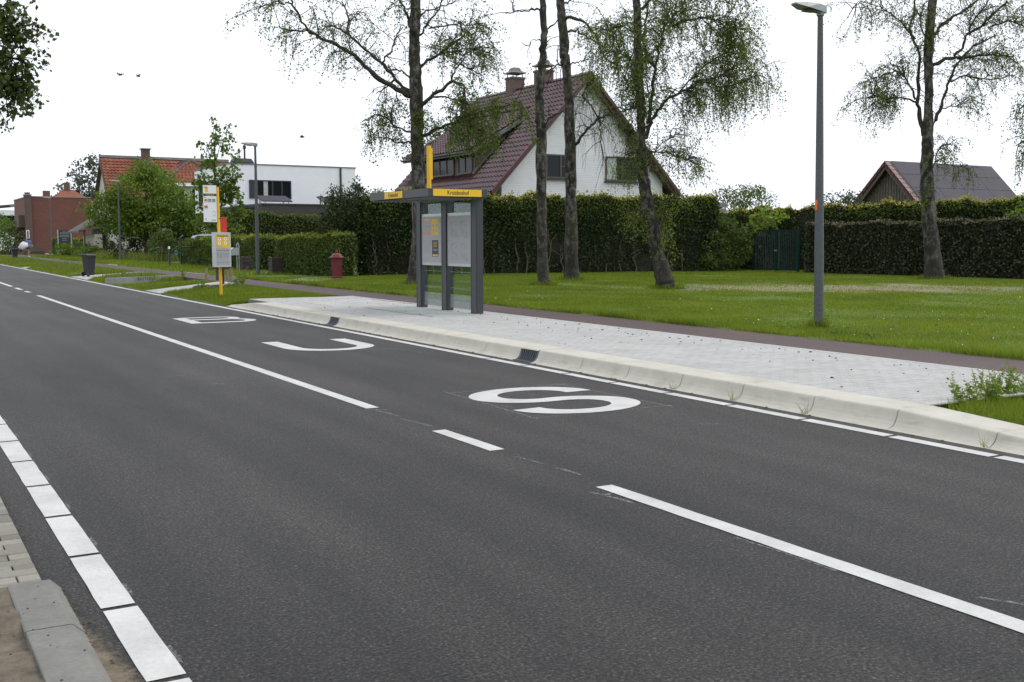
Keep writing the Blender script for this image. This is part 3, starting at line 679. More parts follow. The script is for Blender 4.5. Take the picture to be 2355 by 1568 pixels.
# ------------------------------------------------------------------ birches
BARE = dict(L=(.4, 1.2), tw=4, twL=(.25, .7), droop=.5)
birch('gnarled birch rising behind the bus shelter, long crooked limb reaching over the road side', (960, 654),
      [(958, 654, 50), (961, 600, 38), (964, 560, 33), (963, 434, 31), (959, 323, 29), (957, 223, 31), (955, 176, 28), (953, 123, 25), (954.5, 59, 25), (955.5, 0, 23), (957, -120, 18), (960, -230, 12)],
      [([(937, 218), (871, 179), (839, 152), (818, 129), (754, 94), (739, 88), (701, 65), (689, 44), (674, 15), (663, -8)], 13, 4, .45, -.25, 26, dict(L=(.5, 1.5), tw=4, twL=(.3, 1.0), t0=.45)),
       ([(739, 88), (704, 72), (671, 72), (640, 60)], 5, 2, .5, -.3, 10), ([(674, 15), (640, 5), (612, 8), (596, 20)], 4, 2, .5, -.3, 12, dict(droop=.5)),
       ([(935, 208), (909, 179), (877, 147), (844, 120), (818, 94), (799, 76), (799, 29), (786, 4)], 9, 3, .40, .3, 24, dict(t0=.4)),
       ([(877, 147), (900, 117), (915, 76), (927, 62)], 5, 2, .25, .1, 8), ([(799, 76), (770, 62), (740, 60)], 4, 2, .45, .2, 9),
       ([(941, 176), (925, 165), (900, 160), (880, 150)], 5, 2, .1, .4, 3, BARE), ([(909, 179), (890, 198), (866, 216)], 5, 2, .15, -.1, 4),
       ([(941, 59), (934, 29), (919, 3), (905, -20)], 8, 3, .5, .2, 12), ([(969, 79), (985, 50), (1009, 23), (1017, 0)], 6, 3, .15, -.3, 7, BARE),
       ([(970, 34), (994, 22), (1026, 13), (1050, 0)], 4, 2, .2, .3, 6), ([(968, 151), (985, 138), (1009, 126), (1041, 100), (1067, 79), (1090, 62)], 7, 2.5, .85, .3, 26, dict(L=(.4, 1.3), t0=.3)),
       ([(1009, 126), (1045, 118), (1085, 110), (1125, 122)], 4, 2, .9, .2, 16), ([(985, 66), (1030, 58), (1080, 55), (1120, 60)], 3.5, 2, .8, -.2, 12),
       ([(973, 243), (991, 221), (1020, 202), (1038, 186), (1067, 196), (1070, 220), (1059, 249)], 10, 3, .12, -.4, 10, BARE),
       ([(1038, 186), (1041, 167), (1056, 147), (1070, 123), (1095, 112)], 5, 2, .35, -.3, 9), ([(1056, 147), (1085, 160), (1110, 175)], 3, 1.5, .25, -.3, 5),
       ([(996, 223), (1023, 221), (1044, 230), (1079, 242)], 5, 2, .3, -.5, 7), ([(973, 314), (994, 299), (1015, 295), (1044, 281), (1088, 264), (1146, 249), (1195, 235)], 8, 2.5, 1.25, -.35, 40, dict(L=(.5, 1.5), tw=5, t0=.25)),
       ([(1044, 281), (1090, 300), (1130, 310)], 4, 2, 1.1, -.4, 16, dict(L=(.4, 1.0), droop=.45)),
       ([(941, 305), (921, 298), (903, 289), (900, 279), (883, 267), (856, 264), (832, 280)], 5, 2, .75, .25, 16, dict(L=(.4, 1.0))), ([(903, 289), (900, 262), (905, 240), (912, 222)], 3, 1.5, .7, .2, 9, dict(L=(.3, .8))),
       ([(941, 325), (915, 330), (891, 317), (871, 318)], 4, 2, .7, -.2, 10, dict(L=(.3, .8))), ([(957, 330), (958, 290), (955, 240)], 3, 2, .9, -.3, 14, dict(L=(.25, .6), t0=0.))], seed=3, size=.066, lmul=1.5)
birch('slim straight birch trunk, thinner one of the pair before the white gable', (1250, 656),
      [(1252, 656, 34), (1249.5, 640, 26), (1244.6, 550, 23), (1244, 435, 22), (1243.6, 303, 24), (1241, 280, 20), (1239.6, 220, 18), (1243, 171, 19), (1249, 123, 15), (1250.6, 73, 15), (1248.5, 0, 13), (1247, -150, 10)],
      [([(1243, 22), (1208, 23.5), (1182, 26), (1163, 32)], 5, 2.5, .0, .2, 3, BARE), ([(1180, 24), (1177, 5), (1172, -20)], 3, 2, .1, 0, 2, BARE),
       ([(1249, 299), (1258, 276), (1275, 264), (1296, 254)], 6, 3, .05, -.3, 5, BARE), ([(1256, 68), (1275, 54), (1290, 30), (1300, -10)], 4, 2, .1, .4, 4, BARE), ([(1243, 90), (1225, 92), (1208, 105)], 2.5, 1, .05, .2, 3, BARE), ([(1246, 130), (1256, 84), (1266, 84)], 2.5, 1.5, .05, .2, 2, BARE)], seed=5)
birch('thicker forked birch trunk with a bare drooping limb before the white gable', (1315, 644),
      [(1315, 644, 40), (1314, 616, 31), (1312, 468, 25), (1310.6, 369, 25), (1309, 270, 22), (1307, 220, 19), (1302, 154, 20), (1297.5, 123, 22), (1293, 59, 20), (1287, 0, 17), (1283, -150, 12)],
      [([(1302, 44), (1317, 40), (1337, 48), (1355, 63), (1372, 88), (1381, 117), (1399, 141), (1418, 150)], 7, 3, .45, -.3, 16, dict(t0=.4)),
       ([(1303, 72), (1325, 70), (1343, 82), (1366, 94), (1384, 110)], 6, 2.5, .4, .3, 12, dict(t0=.4)),
       ([(1325, 334), (1331, 320), (1355, 293), (1375, 271), (1402, 264), (1432, 257)], 8, 3, .06, -.4, 18, dict(L=(.4, 1.2), tw=6, twL=(.4, 1.1), droop=.7)), ([(1432, 257), (1450, 250), (1462, 240)], 3, 2, .9, -.3, 12, dict(L=(.3, .9))),
       ([(1375, 271), (1352, 235), (1337, 217)], 4, 2, .1, -.2, 7, dict(L=(.4, 1.), tw=6, twL=(.4, 1.2), droop=.8)), ([(1375, 271), (1378, 300), (1384, 337)], 3.5, 1.5, .05, -.4, 5, dict(tw=5, droop=.8)), ([(1355, 293), (1340, 290), (1325, 294)], 3, 1.5, .05, 0, 3, BARE),
       ([(1302, 152), (1284, 150), (1267, 158), (1253, 170)], 5, 2.5, .05, .3, 5, BARE), ([(1306, 146), (1331, 144), (1348, 138)], 4, 2, .3, -.2, 6), ([(1284, 150), (1282, 120), (1284, 105)], 3, 1.5, .05, .2, 2, BARE),
       ([(1297, 10), (1318, -4), (1330, -20)], 4, 2, .4, 0, 6), ([(1340, 225), (1345, 205), (1362, 190), (1366, 170)], 3, 2, 1.0, .2, 16, dict(L=(.3, .7)))], seed=8)
DN = dict(L=(.5, 1.4), tw=6, twL=(.4, 1.0), droop=.5)
birch('leaning birch with dense hanging foliage standing nearest the cycle path', (1532, 664),
      [(1533, 664, 52), (1529, 650, 44), (1516, 598, 33), (1505, 543, 30), (1494, 492, 30), (1484, 440, 27), (1476, 390, 25), (1473.5, 322, 22), (1473.5, 249, 20), (1467.6, 146, 18), (1463, 29, 18), (1462, -60, 15), (1460, -200, 10)],
      [([(1484, 311), (1495, 279), (1510, 255), (1528, 232), (1560, 214), (1604, 191), (1645, 176), (1690, 168)], 9, 3, 1.5, -.2, 44, dict(L=(.5, 1.3), tw=6, twL=(.4, 1.1), droop=.55, t0=.4)),
       ([(1491, 290), (1495, 235), (1501, 190), (1506, 155), (1487, 138), (1481, 88), (1487, 29), (1490, -10)], 8, 3, 1.2, .3, 36, DN), ([(1506, 155), (1522, 88), (1537, 30), (1545, -15)], 5, 2, 1.5, .2, 30, DN),
       ([(1545, 60), (1600, 40), (1650, 45), (1690, 70)], 5, 2, 1.5, -.2, 40, DN), ([(1475, 20), (1530, -30), (1600, -45), (1680, -35)], 6, 3, 1.4, -.3, 40, dict(L=(.6, 1.6), tw=6, twL=(.5, 1.3), droop=.6)),
       ([(1560, 214), (1620, 150), (1680, 110), (1715, 100)], 4, 2, 1.5, .2, 38, DN), ([(1600, 190), (1660, 200), (1710, 190), (1745, 160)], 4, 2, 1.2, .3, 30, dict(L=(.4, 1.1), tw=6, twL=(.5, 1.3), droop=.7)), ([(1468, 80), (1430, 60), (1395, 70)], 5, 2, 1.3, .2, 26, DN), ([(1470, 160), (1440, 130), (1415, 110)], 4, 2, 1.2, -.3, 22, DN),
       ([(1473, 250), (1448, 200), (1432, 170)], 4, 2, 1.0, .3, 18, DN), ([(1473, 255), (1440, 240), (1420, 248)], 4, 2, .5, .2, 10, dict(L=(.3, .9))), ([(1478, 345), (1530, 352), (1560, 362), (1590, 370)], 5, 2, 1.4, -.3, 26, dict(L=(.4, 1.0), tw=5, droop=.4)),
       ([(1472, 350), (1445, 352), (1425, 372)], 5, 2, 1.3, -.2, 14, dict(L=(.35, .9), tw=5, droop=.5)), ([(1474, 320), (1452, 300), (1435, 305)], 4, 2, 1.3, .3, 16, dict(L=(.3, .8))), ([(1475, 400), (1520, 330), (1570, 300)], 3, 2, .9, .3, 16, dict(L=(.3, .8))),
       ([(1473, 330), (1472, 260), (1467, 150), (1464, 50)], 3, 2, 1.2, -.5, 34, dict(L=(.25, .7), t0=0.)), ([(1500, 500), (1525, 520), (1540, 545)], 3, 2, 1.5, -.5, 16, dict(L=(.25, .6), t0=0.)), ([(1490, 470), (1470, 480), (1450, 490)], 3, 2, 1.4, -.4, 14, dict(L=(.25, .6), t0=0.)),
       ([(1505, 470), (1540, 455), (1560, 450)], 3, 2, 1.2, .2, 10, dict(L=(.25, .6)))], seed=12, size=.056, extra=6, leaf_top=1.0, lmul=.72, leafmat='birch_leaf_bright')
birch('tall birch standing against the clipped ivy hedge', (2147, 642),
      [(2148, 642, 54), (2146, 620, 42), (2143, 580, 35), (2132, 470, 30), (2132, 360, 27), (2132, 322, 26), (2133.5, 264, 19), (2135, 176, 19), (2133.5, 117, 22), (2138, 58, 20), (2143.8, 0, 19), (2147, -150, 13)],
      [([(2122, 308), (2113, 264), (2110, 205), (2113, 147), (2116, 126), (2101, 97), (2089, 67), (2101, 29), (2104, -10)], 10, 4, .5, .2, 22, dict(t0=.35)), ([(2104, 229), (2092, 196), (2063, 155), (2045, 145)], 5, 2, .9, -.2, 22, dict(tw=5)), ([(2110, 236), (2075, 223), (2034, 226), (2000, 215)], 5, 2, 1.1, .2, 32, dict(tw=5, droop=.5, t0=.35)),
       ([(2060, 160), (2020, 175), (1985, 190)], 3, 1.5, 1.0, 0, 16, dict(droop=.5)), ([(2105, 90), (2050, 30), (2010, 10), (1985, 5)], 4, 2, .9, .2, 22, dict(droop=.5)), ([(1990, 2), (1965, 10), (1955, 30)], 2.5, 1.5, .6, 0, 9, dict(droop=.7)),
       ([(2145, 287), (2160, 255), (2172, 217), (2189, 167), (2207, 138), (2239, 108), (2290, 80)], 8, 3, .5, .3, 22, dict(t0=.4)), ([(2186, 188), (2216, 176), (2263, 183), (2310, 179), (2339, 169)], 4, 2, .7, .2, 20), ([(2166, 249), (2207, 242), (2235, 225)], 3, 1.5, .8, .2, 14),
       ([(2144, 151), (2160, 141), (2178, 135), (2216, 132), (2240, 129), (2286, 126), (2330, 130)], 9, 3, .9, -.3, 34, dict(t0=.4, tw=5)), ([(2192, 129), (2213, 108), (2222, 79), (2230, 59), (2252, 30), (2280, -5)], 6, 3, .5, -.2, 18), ([(2222, 79), (2251, 62), (2280, 35), (2316, 3)], 6, 3, .7, -.2, 20),
       ([(2145, 85), (2163, 59), (2192, 38), (2222, 22), (2248, 0), (2265, -20)], 8, 4, .6, .2, 20), ([(2280, 60), (2320, 50), (2352, 60)], 4, 2, .9, -.3, 20, dict(droop=.5)), ([(2135, 100), (2118, 60), (2108, 20)], 4, 2, .7, -.3, 12), ([(2136, 110), (2134, 60), (2140, 10)], 3, 2, .9, -.6, 20, dict(L=(.3, .8), t0=0.)),
       ([(2145, 384), (2154, 358), (2166, 334), (2185, 330)], 3, 1.5, 1.1, -.3, 16, dict(L=(.3, .8))), ([(2170, 375), (2210, 385), (2230, 390)], 2, 1, .7, -.3, 10, dict(L=(.3, .6))), ([(2130, 465), (2128, 440), (2130, 420)], 2, 1, .9, -.6, 8, dict(L=(.15, .4), t0=0.))], seed=21, size=.062)
g6 = at(2520, 660, 33.5)
birch('birch at the right whose drooping twigs hang in beside the ivy hedge', (2520, 660),
      [(2520, 680, 50), (2518, 560, 34), (2516, 350, 28), (2512, 120, 24), (2510, -60, 18)],
      [([(2516, 330), (2440, 220), (2390, 215), (2345, 250)], 7, 2.5, .7, -.1, 16, dict(L=(.5, 1.3), tw=6, twL=(.5, 1.2), droop=.8, t0=.4)), ([(2516, 360), (2430, 290), (2380, 300), (2335, 335)], 7, 2.5, .7, .1, 15, dict(L=(.5, 1.2), tw=6, twL=(.4, 1.1), droop=.8, t0=.4)),
       ([(2514, 200), (2450, 100), (2400, 80)], 7, 3, .8, .2, 14)], seed=31, extra=4)
# ------------------------------------------------------------------ oak bough entering over the road edge at the top left
rnd.seed(44)
ob = np.array([-3.6, 23.5, 0]); T = Tree('oak_tree', 'oak with dark leafy boughs overhanging the left edge of the road', 'tree', (ob[0], ob[1], 0.0))
wood = MB().tube([ob + np.array(p) for p in ((0, 0, -.1), (.02, 0, .5), (.1, .1, 2.5), (.2, .1, 5), (.1, .2, 8), (.3, 0, 11))], [.48, .36, .31, .28, .2, .1], 12, .08)
OD = 22.5
for px, n in (([(-560, 60), (-300, 70), (-150, 90), (0, 150), (60, 200), (100, 245)], 34), ([(-560, -120), (-300, -60), (-100, -20), (20, 20), (90, 10)], 34), ([(-560, 60), (-250, 40), (-90, 90), (20, 120), (100, 140)], 38), ([(-150, 90), (-30, 190), (20, 235), (50, 250)], 6), ([(-300, 0), (-60, 30), (50, 60), (95, 70)], 34), ([(-200, 90), (-60, 130), (40, 175), (95, 185)], 34)):
    q, L = resample([at(u - 48 if u > -40 else u, v, OD) for u, v in px], 16); T.limbs.append(MB().tube(q, list(np.linspace(.11, .018, 16)), 6, .1))
    T.spray(q, n, (.3, .8), .9, .11, 5, (.15, .4), .12, .5, r=.012)
for k in range(8):
    a = k * .8 + 2; q = [ob + np.array((0, 0, 4 + k * .8)) + np.array([math.cos(a), math.sin(a), .45]) * j for j in np.linspace(0, 4, 8)]; T.limbs.append(MB().tube(q, list(np.linspace(.14, .03, 8)), 6)); T.spray(q, 16, (.4, 1.1), .8, .13, 5, (.2, .5), .12, .3, r=.014)
T.build('oak_leaf', 'bark', wood)
# ------------------------------------------------------------------ bushes, generic trees
def clumps(blobs, n, per, csz, lsz, squash=.7):
    P = []; Dd = []; Sz = []
    vols = np.array([b_[1][0] * b_[1][1] * b_[1][2] for b_ in blobs]) ** .67; vols /= vols.sum()
    for b_, pv in zip(blobs, vols):
        k = max(3, int(n * pv)); dirs = ru(k); rr = rng.uniform(.35, 1., k) ** .45
        c_ = np.array(b_[0]) + dirs * rr[:, None] * np.array(b_[1])
        for cc, dd in zip(c_, dirs):
            m_ = max(3, int(per * rng.uniform(.5, 1.4))); q = rng.normal(size=(m_, 3)) * csz * rng.uniform(.6, 1.2) * np.array([1, 1, squash]); P.append(cc + q); dl = ru(m_) + dd * .5; dl[:, 2] -= .15; Dd.append(dl); Sz.append(lsz * rng.uniform(.6, 1.3, m_))
    return np.concatenate(P), np.concatenate(Dd), np.concatenate(Sz)
def bush(name, label, cat, base, blobs, n, per, csz, lsz, mat, trunk=None, group=None, core=None, zmin=None):
    o = thing(name, label, cat, base, group=group); b0 = np.array(base, float)
    P, Dd, Sz = clumps([(b0 + np.array(c_), r_) for c_, r_ in blobs], n, per, csz, lsz)
    if zmin is not None: ok = P[:, 2] > zmin; P, Dd, Sz = P[ok], Dd[ok], Sz[ok]
    npmesh('crown' if trunk else 'foliage', leafquads(P, Dd, Sz, .85), 4, mat, o)
    tb = MB()
    if trunk:
        h, r = trunk; tb.tube([b0 + np.array([0, 0, -.1]), b0 + np.array([.03, .02, h * .4]), b0 + np.array([-.02, .05, h])], [r * 1.3, r, r * .7], 8, .08)
        for c_, r_ in blobs: 
            e = b0 + np.array(c_); s0 = b0 + np.array([0, 0, h * .7]); tb.tube([s0, (s0 + e) / 2 + np.array([0, 0, .3]), e, e + np.array([r_[0] * .4, 0, r_[2] * .5])], [r * .5, r * .35, r * .2, r * .06], 6)
        obj('trunk', tb, 'bark', o, smooth=True)
    else:
        for k in range(7):
            a = k * .9; c_, r_ = blobs[k % len(blobs)]; e = b0 + np.array(c_) + np.array([math.cos(a) * r_[0] * .5, math.sin(a) * r_[1] * .5, r_[2] * .3]); tb.tube([b0 + np.array([math.cos(a) * .1, math.sin(a) * .1, -.05]), (b0 + e) / 2, e], [.03, .022, .01], 5)
        obj('stem', tb, 'bark', o)
    return o
bt = np.array([17.3, 82.5, GZ])
bush('walnut_tree', 'broad yellow-green tree in front of the red tiled house', 'tree', bt, [((0, 0, 4.6), (2.6, 2.4, 2.0)), ((-2.1, .3, 3.6), (1.9, 1.8, 1.5)), ((2.0, 0, 3.6), (1.8, 1.8, 1.6)), ((3.6, -.3, 3.0), (1.6, 1.5, 1.1)), ((.2, 0, 6.3), (1.1, 1.0, .9)), ((-.6, -.6, 2.8), (2.2, 1.6, 1.1)), ((1.4, 1.4, 5.6), (1.3, 1.2, .9))], 560, 40, .36, .18, 'bush_leaf', (3.6, .17))
bush('elder_thicket', 'dark green thicket under the yellow-green tree', 'shrub', (15.9, 84.0, GZ), [((.2, 0, 1.6), (1.7, 1.4, 1.5)), ((1.2, 1.2, 2.3), (1.5, 1.2, 1.5))], 130, 34, .30, .14, 'bush_dark')
bush('evergreen_thicket', 'dark thicket between the red tiled house and the white cube house', 'shrub', (22.0, 84.0, GZ), [((0, 0, 2.0), (2.2, 1.6, 2.0)), ((-1.8, 0, 1.6), (1.6, 1.4, 1.5)), ((2.2, 0, 1.8), (1.6, 1.4, 1.8))], 220, 34, .32, .15, 'bush_dark')
bush('round_shrub', 'rounded glossy shrub beside the red letter-box post', 'shrub', (17.25, 77.5, GZ), [((0, 0, 1.05), (.98, .95, 1.0)), ((.25, 0, 1.55), (.7, .7, .6))], 130, 34, .16, .10, 'low_hedge_leaf')
bush('far_tree', 'grey-green far oak behind the brick building', 'tree', (25.5, 150, 0), [((0, 0, 9.5), (3.6, 3, 3.2)), ((-2.6, 0, 7.2), (2.6, 2.4, 2.2)), ((2.6, 0, 7.6), (2.6, 2.4, 2.4)), ((-.8, 0, 6.0), (3, 2.4, 1.6)), ((.6, 0, 11.6), (1.8, 1.6, 1.3))], 190, 26, .5, .34, 'far_leaf', (7, .3))
bush('conifer', 'small pointed conifer beside the brown garage wall', 'tree', (18.9, 45.9, GZ), [((0, 0, 1.5), (.75, .75, 1.2)), ((0, 0, 2.6), (.5, .5, .8)), ((0, 0, 3.4), (.33, .33, .7)), ((0, 0, 4.05), (.17, .17, .45))], 150, 24, .12, .11, 'conifer_leaf', (3.6, .06))
bush('ivy_clump', 'tall bushy evergreen at the corner of the high hedge', 'shrub', (16.8, 42.4, GZ), [((0, 0, 1.9), (.95, 1.0, 1.7)), ((.7, -.1, 2.6), (1.0, .9, 1.0)), ((1.6, .1, 2.7), (1.0, .8, .75)), ((-.1, .3, 2.5), (.7, .8, .8))], 330, 40, .18, .085, 'hedge_leaf')
bush('maple_bush', 'bright green bush in front of the solar barn', 'shrub', (44.0, 28.4, GZ), [((0, 0, 3.0), (1.0, 1.0, 1.1)), ((-.9, .6, 2.4), (1.0, 1.0, .9)), ((.8, -.4, 2.6), (.9, .9, .9))], 110, 34, .2, .13, 'bush_leaf')
for k, (u, v, d_, r_, nm, lb) in enumerate(((1680, 452, 62, 1.5, 'far_shrub', 'small grey-green treetop showing over the hedge beside the carport'), (1728, 445, 64, 1.4, 'far_shrub', 'upright treetop showing over the hedge left of the lamp post'), (1935, 470, 53.5, 1.25, 'willow_bush', 'feathery willowy bush in front of the high hedge right of the lamp post'))):
    c_ = at(u, v, d_); bush(nm, lb, 'shrub', (c_[0], c_[1], GZ), [((0, 0, c_[2] - .5), (r_, r_, .9)), ((r_ * .5, 0, c_[2] - .1), (r_ * .5, r_ * .5, .6)), ((-.3, .2, c_[2] / 2), (r_ * .8, r_ * .8, c_[2] / 2.2))], 110, 26, .22, .11, 'low_hedge_leaf' if k < 2 else 'conifer_leaf')
c_ = at(880, 446, 75); bush('far_tree', 'tiny far treetop between the white cube house and the birch', 'tree', (c_[0], c_[1], 0), [((0, 0, 4), (1.1, 1, 1.0)), ((.3, 0, 2.4), (1.2, 1, 1.2))], 50, 26, .24, .16, 'far_leaf', (3, .1))
# hanging birch behind the tiled house
c_ = at(1150, 260, 66); bush('background_birch', 'pale weeping birch rising behind the tiled roof and chimneys', 'tree', (c_[0], c_[1], GZ), [((0, 0, 9.0), (1.7, 1.5, 1.7)), ((1.6, 0, 9.6), (1.5, 1.2, 1.2)), ((.6, 0, 7.5), (2.2, 1.5, 1.6))], 150, 24, .30, .12, 'far_leaf', (8, .15))
c_ = at(1000, 330, 66); bush('background_birch', 'pale weeping birch beyond the dormer end of the tiled roof', 'tree', (c_[0], c_[1], GZ), [((0, 0, 6.4), (.9, .9, 2.3)), ((.6, 0, 7.6), (.7, .8, 1.4)), ((-.3, 0, 4.6), (.9, .9, 1.8))], 120, 24, .24, .12, 'far_leaf', (7, .12))
# left far bushes
for (x, y, s_, m_, lb) in ((11.9, 122, 1.7, 'low_hedge_leaf', 'green bush beside the far street lamp'), (11.5, 136, 2.0, 'bush_leaf', 'pale bush in front of the far white house'), (14.2, 150, 2.4, 'low_hedge_leaf', 'dark bush below the far white house')):
    bush('shrub', lb, 'shrub', (x, y, GZ), [((0, 0, s_ * .9), (s_, s_, s_)), ((s_ * .5, 0, s_ * 1.4), (s_ * .6, s_ * .6, s_ * .6))], 60, 26, .3, .2, m_)
for (x, y, s_, m_, lb) in ((17.0, 112.5, 1.0, 'low_hedge_leaf', 'low clipped shrub behind the black notice board'), (14.9, 105.5, .8, 'bush_leaf', 'low shrub in front of the black notice board'), (16.1, 100, .9, 'low_hedge_leaf', 'shrub beside the stone heap'), (15.4, 95.0, .7, 'bush_leaf', 'weedy low bush before the old cottage'), (17.6, 94.5, .9, 'bush_dark', 'dark low bush at the old cottage corner')):
    bush('shrub', lb, 'shrub', (x, y, GZ), [((0, 0, s_ * .7), (s_ * 1.3, s_, s_ * .8)), ((s_, 0, s_ * .5), (s_, s_, s_ * .6))], 60, 26, .2, .14, m_)
bush('shrub', 'dark scrub half hiding the silver car behind the green tube fence', 'shrub', (17.75, 68.6, GZ), [((0, 0, .55), (.75, .5, .6)), ((.7, -.2, .6), (.6, .5, .6))], 70, 28, .16, .10, 'low_hedge_leaf')
# young staked street tree
yt = gnd(511, 655, .09); rnd.seed(5); T = Tree('young_hornbeam', 'slender young street tree tied to wooden stakes', 'tree', (yt[0], yt[1], .07)); yd = depth(yt)
tr_ = [at(511, 655, yd), at(508, 560, yd), at(500, 470, yd), at(493, 400, yd), at(494, 330, yd), at(497, 285, yd)]
wood = MB().tube(tr_, [.075, .06, .045, .03, .018, .008], 8, .05)
for px, n, lf in (([(493, 400), (480, 350), (468, 325)], 5, .9), ([(494, 380), (512, 310), (520, 285)], 7, 1.), ([(494, 360), (490, 300), (500, 278)], 7, .9), ([(497, 420), (530, 385), (560, 338)], 8, .6), ([(500, 450), (465, 420), (450, 400)], 9, 1.), ([(500, 450), (535, 430), (550, 400)], 9, 1.), ([(503, 500), (460, 470), (440, 462)], 9, .9), ([(503, 500), (540, 480), (555, 470)], 9, .9), ([(500, 460), (505, 420), (520, 400)], 9, 1.), ([(500, 470), (485, 440), (478, 420)], 9, 1.1), ([(502, 480), (515, 460), (525, 440)], 9, 1.1), ([(506, 535), (475, 510), (465, 520)], 9, 1.), ([(506, 530), (530, 515), (540, 520)], 8, 1.)):
    q, L = resample(wavy(px, yd, rnd.uniform(-.6, .6)), 10); T.limbs.append(MB().tube(q, list(np.linspace(.018, .006, 10)), 5)); T.spray(q, int(n * 1.3), (.15, .45), lf * 1.1, .12, 3, (.15, .35), .1, .15, r=.006)
T.build('bush_leaf', 'bark', wood)
for u, v, top, lb in ((475, 652, 617, 'left wooden stake of the young street tree'), (522, 646, 617, 'thin right wooden stake of the young street tree'), (531, 650, 617, 'wooden stake right of the yellow bus-stop pole')):
    p = gnd(u, v, .07); hh = (v - top) * depth(p) / f
    tag(obj('tree_stake', MB().lathe([(.052, -.2), (.052, hh - .02), (.045, hh)], (p[0], p[1], .07), 9), 'stake_wood', smooth=False), lb, 'stake', 'tree stakes')
p = gnd(500, 648, .07); tag(obj('tree_stake', MB().lathe([(.055, -.2), (.055, .62), (.05, .64)], (p[0], p[1], .07), 9), 'wood_brown'), 'dark stained stake just left of the yellow bus-stop pole', 'stake', 'tree stakes')
a, c2, b2 = gnd(475, 652, .07), gnd(500, 648, .07), gnd(531, 650, .07); mb = MB()
for q0, q1 in ((a, c2), (c2, b2)): mb.box(((q0[0] + q1[0]) / 2, (q0[1] + q1[1]) / 2, .57), (np.linalg.norm(q1 - q0) + .1, .012, .05), math.atan2(q1[1] - q0[1], q1[0] - q0[0]))
tag(obj('tree_tie', mb, 'rubber'), 'black rubber strap tying the young tree to its stakes', 'strap')
